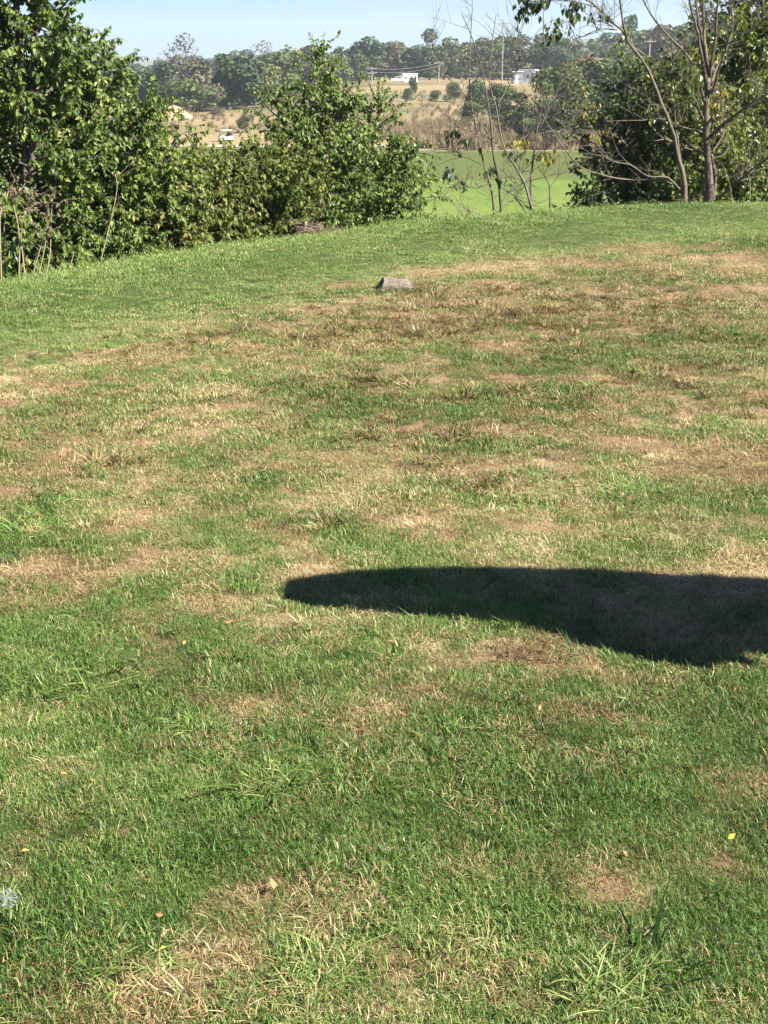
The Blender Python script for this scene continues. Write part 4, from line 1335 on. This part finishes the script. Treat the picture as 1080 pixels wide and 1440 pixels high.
# ------------------------------------------------------------------ grass: tufts scattered over the lawn
def blades(n, rad, h0, h1, w0, w1, lean, seed, flat=0.0, seg=3, rosette=False):
    """one tuft: n curved blades rooted inside a disc"""
    rs = np.random.RandomState(seed)
    a = rs.rand(n) * 2 * PI; rr = rad * np.sqrt(rs.rand(n))
    base = np.stack([rr * np.cos(a), rr * np.sin(a), np.full(n, -.006)], 1)
    az = rs.rand(n) * 2 * PI
    if rosette: az = a + rs.normal(size=n) * .35
    hl = rs.uniform(h0, h1, n) * np.where(rs.rand(n) < .04, 1.5, 1.0); w = rs.uniform(w0, w1, n)
    th0 = np.abs(rs.normal(size=n)) * lean * .6 + flat * rs.uniform(.9, 1.3, n)
    th1 = th0 + np.abs(rs.normal(size=n)) * lean + .25
    th0 = np.minimum(th0, 1.45); th1 = np.minimum(th1, 1.85 if not flat else 1.6)
    dirh = np.stack([np.cos(az), np.sin(az), np.zeros(n)], 1)
    side = np.stack([-np.sin(az), np.cos(az), np.zeros(n)], 1)
    tw = rs.normal(size=n) * .5
    rings = []
    p = base.copy()
    for k in range(seg + 1):
        f = k / seg
        ww = (w * (1 - f ** 1.6) * (.75 if k == 0 else 1.0) + .00015)[:, None]
        thk = th0 + (th1 - th0) * f
        nrm = dirh * np.cos(thk)[:, None] * -1 + np.array([0, 0, 1]) * np.sin(thk)[:, None]
        sd = side * np.cos(tw * f)[:, None] + nrm * np.sin(tw * f)[:, None]
        if k < seg: rings += [p - sd * ww / 2, p + sd * ww / 2]
        else: rings += [p]
        th = th0 + (th1 - th0) * (f + .5 / seg)
        p = p + (dirh * np.sin(th)[:, None] + np.array([0, 0, 1]) * np.cos(th)[:, None]) * (hl / seg)[:, None]
        p[:, 2] = np.maximum(p[:, 2], .002 + .004 * rs.rand(n))
    m = 2 * seg + 1
    V = np.stack(rings, 1).reshape(-1, 3)
    k0 = np.arange(n)[:, None] * m
    F4 = np.concatenate([k0 + np.array([[2 * j, 2 * j + 1, 2 * j + 3, 2 * j + 2]]) for j in range(seg - 1)]) if seg > 1 else np.zeros((0, 4), int)
    F3 = k0 + np.array([[2 * seg - 2, 2 * seg - 1, 2 * seg]])
    r1 = np.repeat(np.clip(rs.normal(.48, .2, n), 0, 1), m); r2 = np.repeat(rs.rand(n), m)
    return V, [F4, F3], {'r1': r1, 'r2': r2}


def proto(coll, name, mat, *a, **k):
    V, F, A = blades(*a, **k)
    o = bpy.data.objects.new(name, mesh_np(name, V, F, mat, A, False))
    coll.objects.link(o)


def scatter(name, coll, pts, label=None):
    """pts: dict x y var rot scl dry tint"""
    x, y = pts['x'], pts['y']
    v = np.stack([x, y, height(x, y)], 1)
    me = mesh_np(name, v, [], None, {'var': pts['var'].astype(int), 'rot': pts['rot'], 'scl': pts['scl'], 'dry': pts['dry'], 'tint': pts['tint']})
    o = link(name, me, kind='stuff')
    ng = bpy.data.node_groups.new(name + '_nodes', 'GeometryNodeTree')
    ng.interface.new_socket('Geometry', in_out='INPUT', socket_type='NodeSocketGeometry')
    ng.interface.new_socket('Geometry', in_out='OUTPUT', socket_type='NodeSocketGeometry')
    N, L = ng.nodes, ng.links
    gi = N.new('NodeGroupInput'); go = N.new('NodeGroupOutput')
    ci = N.new('GeometryNodeCollectionInfo'); ci.inputs['Collection'].default_value = coll
    ci.inputs['Separate Children'].default_value = True; ci.inputs['Reset Children'].default_value = True
    ip = N.new('GeometryNodeInstanceOnPoints'); ip.inputs['Pick Instance'].default_value = True
    def na(nm, t):
        a = N.new('GeometryNodeInputNamedAttribute'); a.data_type = t; a.inputs['Name'].default_value = nm
        return a.outputs['Attribute']
    L.new(gi.outputs[0], ip.inputs['Points']); L.new(ci.outputs[0], ip.inputs['Instance'])
    L.new(na('var', 'INT'), ip.inputs['Instance Index'])
    L.new(na('rot', 'FLOAT_VECTOR'), ip.inputs['Rotation'])
    L.new(na('scl', 'FLOAT'), ip.inputs['Scale'])
    L.new(ip.outputs[0], go.inputs[0])
    md = o.modifiers.new('scatter', 'NODES'); md.node_group = ng
    return o


near_c = bpy.data.collections.new('near_tufts')
for j in range(8):
    proto(near_c, 'near_tuft_%d' % j, M_GRASS, 210, .072, .009, .027, .0009, .0020, 1.25, 500 + j)
mid_c = bpy.data.collections.new('mid_tufts')
for j in range(8):
    proto(mid_c, 'mid_tuft_%d' % j, M_GRASS, 230, .10, .009, .026, .0014, .0028, 1.3, 520 + j)
far_c = bpy.data.collections.new('far_tufts')
for j in range(8):
    proto(far_c, 'far_tuft_%d' % j, M_GRASS, 260, .16, .008, .021, .0024, .0045, 1.4, 540 + j, seg=2)
straw_c = bpy.data.collections.new('straw_tufts')
for j in range(6):
    proto(straw_c, 'straw_tuft_%d' % j, M_DEADGRASS, 130, .085, .016, .05, .0009, .0022, .4, 560 + j, flat=1.15)
strawfar_c = bpy.data.collections.new('straw_far_tufts')
for j in range(6):
    proto(strawfar_c, 'straw_far_tuft_%d' % j, M_DEADGRASS, 110, .14, .022, .058, .002, .0045, .5, 580 + j, flat=.85, seg=2)

rsg = np.random.RandomState(42)


def sample(y0, y1, rho, smax=.9, extra=2.0):
    area = 2 * (.31 * (y1 + y0) / 2 + extra) * (y1 - y0)
    n = int(area * rho)
    y = np.sqrt(rsg.uniform(0, 1, n) * ((.31 * y1 + extra) ** 2 - (.31 * y0 + extra) ** 2) + (.31 * y0 + extra) ** 2)
    y = (y - extra) / .31
    x = (rsg.rand(n) * 2 - 1) * (.31 * y + extra)
    k = edge_s(x, y) < smax
    return x[k], y[k]


def pack(x, y, nv, smin=.75, smax=1.3, tiltmax=.12):
    n = len(x)
    d = dryness(x, y)
    rot = np.stack([rsg.normal(size=n) * tiltmax, rsg.normal(size=n) * tiltmax, rsg.rand(n) * 6.283], 1)
    tint = np.clip(fbm(x * 1.1 + 50, y * .9, 4) * .7 + .3 * rsg.rand(n) + .1 * (fbm(x * .35, y * .35 + 70, 2) - .5), 0, 1)
    lush = np.zeros(n)
    for (bx, by, rx, ry, a) in LUSH:
        lush += a * np.exp(-np.minimum(((x - bx) / rx) ** 2 + ((y - by) / ry) ** 2, 30))
    tint = np.clip(tint - .25 * lush + .3 * sstep(-3.8, -1.8, edge_s(x, y)), 0, 1)
    d = np.clip(d + .20 * rsg.normal(size=n) * sstep(.3, -2.2, edge_s(x, y)), 0, 1)
    tint = np.clip(tint + .14 * rsg.normal(size=n), 0, 1)
    scl = rsg.uniform(smin, smax, n) * (1.08 - .3 * d) * (1 + .3 * np.clip(lush, 0, 1)) * (.5 + 1.0 * fbm(x * 3.2 + 9, y * 3.2, 3))
    return dict(x=x, y=y, var=rsg.randint(0, nv, n), rot=rot, scl=scl, dry=d, tint=tint)


def thin(p, keep):
    return {k: v[keep] for k, v in p.items()}


for (nm, coll, y0, y1, rho, nv) in [('lawn_grass', near_c, 1.7, 5.2, 620, 8), ('lawn_grass', mid_c, 5.2, 9.5, 330, 8), ('lawn_grass', far_c, 9.5, 20.5, 130, 8)]:
    x, y = sample(y0, y1, rho)
    p = pack(x, y, nv)
    # bare, worn spots carry little living grass
    keep = rsg.rand(len(x)) > np.clip((dryness(x, y) - .48) * 2.2, 0, .93 if y1 < 6 else .8)
    s = edge_s(p['x'], p['y'])
    lipk = np.exp(-((s + .2) / .8) ** 2)
    p['scl'] *= 1 - .25 * sstep(-3.4, -1.8, s) + .35 * lipk
    scatter(nm, coll, thin(p, keep))
crab_c = bpy.data.collections.new('crab_tufts')
for j in range(6):
    proto(crab_c, 'crab_tuft_%d' % j, M_GRASS, 54, .05, .025, .07, .0024, .0050, .5, 640 + j, flat=.75, seg=4, rosette=True)
x, y = sample(1.7, 13.5, 60, -1.5)
p = pack(x, y, 6, .6, 1.15, .15)
cl_n = fbm(x * .9 + 61, y * .8 + 13, 3)
boost = np.zeros(len(x))
for (bx, by, rx, ry) in [(b[0], b[1], b[2], b[3]) for b in (blob(100, 945, 130, 45, 1), blob(50, 745, 90, 30, 1), blob(245, 828, 40, 18, 1), blob(390, 1098, 70, 22, 1), blob(780, 910, 90, 20, 1), blob(900, 1390, 160, 45, 1))]:
    boost += np.exp(-((x - bx) / rx) ** 2 - ((y - by) / ry) ** 2)
p['dry'] = np.clip(p['dry'] * 1.3 - .1 - .5 * boost, 0, 1)
p['tint'] = np.clip(p['tint'] - .05 + .25 * boost * (x < 0) - .12 * boost * (x > 0), 0, 1); p['scl'] *= 1 + .55 * np.clip(boost, 0, 1)
scatter('lawn_weeds', crab_c, thin(p, rsg.rand(len(x)) < np.clip((cl_n - .46) * 4, 0, .8) * np.where(y < 4, .35, .9) + .75 * boost))
# reddish brown withered weeds, in the bands where they lie raked together
x, y = sample(4.0, 15, 800, -2)
bandw = np.zeros(len(x))
for (bx, by, rx, ry, a) in [blob(*b) for b in [(640, 448, 210, 24, 1), (400, 478, 140, 16, 1), (850, 425, 190, 22, .8), (960, 528, 110, 16, .9), (1040, 578, 70, 14, .9), (670, 665, 90, 18, .9), (690, 556, 140, 8, .8),
                                               (560, 612, 120, 8, .8), (300, 600, 110, 8, .7), (200, 655, 90, 9, .6), (480, 540, 90, 8, .7), (150, 490, 120, 9, .7), (850, 480, 120, 8, .6), (420, 735, 60, 8, .6)]]:
    bandw += a * np.exp(-((x - bx) / rx) ** 2 - ((y - by) / ry) ** 2)
k = rsg.rand(len(x)) < np.clip(bandw, 0, 1) * np.clip((fbm(x * 3.4 + 5, y * 5, 3) - .42) * 6, 0, 1) * .85
p = pack(x[k], y[k], 6, .6, 1.1, .35)
p['dry'] = np.clip(.8 + .25 * rsg.normal(size=int(k.sum())), .3, 1); p['tint'] = rsg.uniform(.0, .5, int(k.sum()))
scatter('withered_weeds', crab_c, p)
for (nm, coll, y0, y1, rho, nv) in [('dry_grass', straw_c, 1.7, 6.2, 420, 6), ('dry_grass', strawfar_c, 6.2, 18.5, 120, 6)]:
    x, y = sample(y0, y1, rho, -.8)
    p = pack(x, y, nv, .7, 1.25, .1)
    prob = np.clip((dryness(x, y) - .25) * 1.8, 0, 1)
    if y0 > 5:
        # raked rows of dead clippings
        row = fbm(x * .5 + 20, y * 1.6, 4)
        prob = np.clip(prob * (.3 + 3.2 * np.clip(row - .42, 0, 1)), 0, 1)
        p['tint'] = np.clip(p['tint'] - .9 * np.clip(row - .47, 0, .4) + .12, 0, 1)
        p['scl'] *= .6 + 1.1 * np.clip(row - .3, 0, .6)
    scatter(nm, coll, thin(p, rsg.rand(len(x)) < prob))

# single coarse clumps that stand out of the turf
CL = [(440, 1355, 1.0, 0, 'dark coarse grass clump growing out of the bare straw near the bottom'),
      (120, 955, 1.5, 0, 'wide flattened clump of broad green blades at the left'),
      (30, 945, 1.3, 0, 'flattened broad-bladed clump at the left edge'),
      (245, 830, .9, 0, 'small round grass clump beside the tan bare patches at left'),
      (390, 1095, 1.0, 0, 'bright broad-leaved clump in the lush green left of centre'),
      (45, 745, 1.5, 0, 'pale green coarse clump at the left edge above the bare patches'),
      (885, 690, 1.1, 0, 'dark green coarse clump below the large dry patch at right'),
      (190, 1345, 1.2, 0, 'long-bladed dark clump at the lower left'),
      (860, 1395, 1.1, 0, 'long-bladed dark clump near the bottom at right'),
      (740, 915, 1.3, 1, 'straw-coloured dead clump just below the shadow'),
      (840, 1008, .9, 1, 'small upright straw-coloured dead clump below the shadow'),
      (670, 680, 1.8, 1, 'wide brown dead clump in the middle of the lawn'),
      (540, 605, 1.5, 1, 'flat brown dead clump above the wide one'),
      (330, 468, 2.2, 1, 'raked brown clump of dead grass at the left of the dry row'),
      (590, 470, 2.4, 1, 'raked brown clump of dead grass below the half log'),
      (950, 545, 1.7, 1, 'brown dead clump at the right above the large dry patch')]
cm = []
for j in range(3):
    V, F, A = blades(150, .085, .045, .115, .003, .006, .85, 620 + j, seg=4, flat=.45)
    cm.append((V, F, A))
meshes = {}
for k, (px, py, sc, dead, lab) in enumerate(CL):
    key = (k % 3, dead)
    if key not in meshes:
        V, F, A = cm[k % 3]
        meshes[key] = mesh_np('grass_clump', V, F, M_DEADGRASS if dead else M_CLUMP, A)
    X, Y = on_lawn(px, py)
    o = link('grass_clump', meshes[key], None, (X, Y, gz(X, Y)), None, lab, 'grass clump', 'coarse grass clumps standing out of the lawn')
    sc *= .85; o.scale = (sc, sc, sc * (.5 if dead or sc > 1.0 else .85)); o.rotation_euler = (0, 0, k * 1.3)

# tall dry weeds at the foot of the meadow
weed_c = bpy.data.collections.new('weed_tufts')
M_WEED = leaf_mat('dry_weeds', [(0, (.12, .09, .06)), (.5, (.22, .168, .11)), (1, (.32, .25, .155))], .2, .8, .1)
for j in range(5):
    rs = np.random.RandomState(700 + j)
    V, F, A = blades(60, .55, .7, 1.6, .05, .11, .3, 700 + j, seg=2)
    o = bpy.data.objects.new('weed_tuft_%d' % j, mesh_np('weed_tuft', V, F, M_WEED, {'tint': A['r1']}))
    weed_c.objects.link(o)
n = 9000
wy_ = rsg.uniform(163, 340, n); wx_ = (rsg.rand(n) * 2 - 1) * (.30 * wy_ + 4)
wb = 7 * (fbm(wx_ / 35 + 2, wx_ * 0 + 1.5, 3) - .5) - 0.02 * wx_ + np.clip(-wx_, 0, 60) * .25
dens = np.where((wx_ > -1) & (wy_ < 215), .95, .2) * (.25 + 1.3 * fbm(wx_ / 14, wy_ / 14, 3))
k = (wy_ > 165 + wb + 1.5) & (rsg.rand(n) < dens) & ~((wx_ < 11) & (np.abs(wy_ - np.interp(wx_, px_, pw)) < 4))
k &= ~((np.abs(wx_ - fx) < 7) & (wy_ < 205))
wx_, wy_ = wx_[k], wy_[k]; n = len(wx_)
scatter('meadow_weeds', weed_c, dict(x=wx_, y=wy_, var=rsg.randint(0, 5, n), rot=np.stack([np.zeros(n), np.zeros(n), rsg.rand(n) * 6.28], 1),
                                     scl=rsg.uniform(.5, 1.1, n) * np.where((wx_ > -1) & (wy_ < 222), 1.15, .7), dry=np.ones(n), tint=rsg.rand(n)))

# ------------------------------------------------------------------ fallen leaves and a dandelion clock on the lawn
FALL = 'fallen autumn leaves on the lawn'
fl_m = {'orange': leaf_mat('orange_fallen_leaf', [(0, (.42, .20, .05)), (1, (.55, .30, .09))], .2, .5, .3), 'brown': leaf_mat('brown_fallen_leaf', [(0, (.24, .12, .06)), (1, (.36, .20, .10))], .15, .7, .2),
        'yellow': leaf_mat('yellow_fallen_leaf', [(0, (.58, .50, .04)), (1, (.62, .55, .08))], .2, .5, .3)}
fl = {}
for kk, m in fl_m.items():
    lv = Leaves(); lv.add(np.zeros((1, 3)), np.array([[1., 0, .12]]), np.array([[0, .15, 1.]]), np.array([.042]), np.array([.026]), np.array([.5]))
    fl[kk] = lv.mesh('fallen_leaf', m)
for (px, py, kk, sz, lab) in [
        (95, 1092, 'orange', .8, 'small orange leaf upright in the green grass at left'), (133, 1103, 'orange', .9, 'small orange leaf right of the upright one at left'),
        (30, 1199, 'orange', .8, 'orange leaf near the left edge'), (258, 912, 'orange', .8, 'orange leaf below the round grass clump at left'),
        (225, 1338, 'yellow', .7, 'yellowish leaf at the corner of the large bare straw patch'), (1023, 1190, 'yellow', .9, 'bright yellow leaf in the grass at the right'),
        (765, 973, 'brown', 1.3, 'curled brown leaf on the small bare spot below the shadow'), (632, 957, 'orange', 1.1, 'orange leaf below the straw-coloured clump'),
        (757, 1003, 'orange', .7, 'tiny orange leaf between the bare spot and the dead clump'), (515, 1090, 'brown', 1.4, 'rust-coloured leaf on the bare spot in the middle of the green'),
        (975, 1130, 'orange', .8, 'pale orange leaf in the lush grass at right'), (1000, 1365, 'brown', 1.1, 'brown leaf near the lower right corner'),
        (385, 1255, 'brown', 1.3, 'reddish brown leaf left of the bottom bare patch'), (230, 1290, 'brown', .8, 'small rusty leaf above the large bare straw patch'),
        (660, 1367, 'brown', 1.2, 'dark brown leaf near the bottom in the middle'), (380, 1075, 'yellow', .6, 'pale yellow leaf beside the bright broad-leaved clump'),
        (315, 880, 'brown', 1.4, 'reddish leaf at the edge of the tan bare patch at left'), (875, 1208, 'brown', .8, 'small red-brown leaf right of centre')]:
    X, Y = on_lawn(px, py)
    o = link('fallen_leaf', fl[kk], None, (X, Y, gz(X, Y) + .02), None, lab, 'leaf', FALL)
    o.rotation_euler = (rsg.normal() * .5 + .35, rsg.normal() * .4 - .2, rsg.rand() * 6.28); o.scale = (sz * .52,) * 3

X, Y = on_lawn(13, 1300)
dn = thing('dandelion_clock', (X, Y, gz(X, Y)), 'fluffy white dandelion seed head on a thin stem at the left edge', 'dandelion')
g = Geo(); g.tube([(0, 0, -.01), (.002, 0, .04), (0, .003, .075)], [.0016, .0014, .0012], 6); link('stem', g.mesh('stem', M_CLUMP), dn)
g = Geo(); rs = np.random.RandomState(4)
for d in rdir(rs, 70):
    c0 = np.array([0, .003, .075])
    g.tube([c0, c0 + d * .0165], [.00022, .00016], 3)
    for e in rdir(rs, 5):
        g.tube([c0 + d * .0165, c0 + d * .0185 + e * .003], [.0002, .0001], 3)
link('seed_head', g.mesh('seed_head', plain('white_pappus', (.30, .31, .29), .6, .03, 50)), dn, kind='stuff')

# ------------------------------------------------------------------ thin haze over the valley
HAZE = True
if HAZE:
    g = Geo(); g.box((0, 1600, 58.5), (7000, 5400, 151))
    hm = bpy.data.materials.new('haze_air'); hm.use_nodes = True
    hN, hL = hm.node_tree.nodes, hm.node_tree.links
    hN.clear()
    ho = hN.new('ShaderNodeOutputMaterial'); hv = hN.new('ShaderNodeVolumePrincipled')
    hv.inputs['Color'].default_value = (.86, .92, 1.0, 1); hv.inputs['Density'].default_value = .00021
    hv.inputs['Anisotropy'].default_value = .2
    hL.new(hv.outputs['Volume'], ho.inputs['Volume'])
    link('haze', g.mesh('haze', hm), kind='stuff')
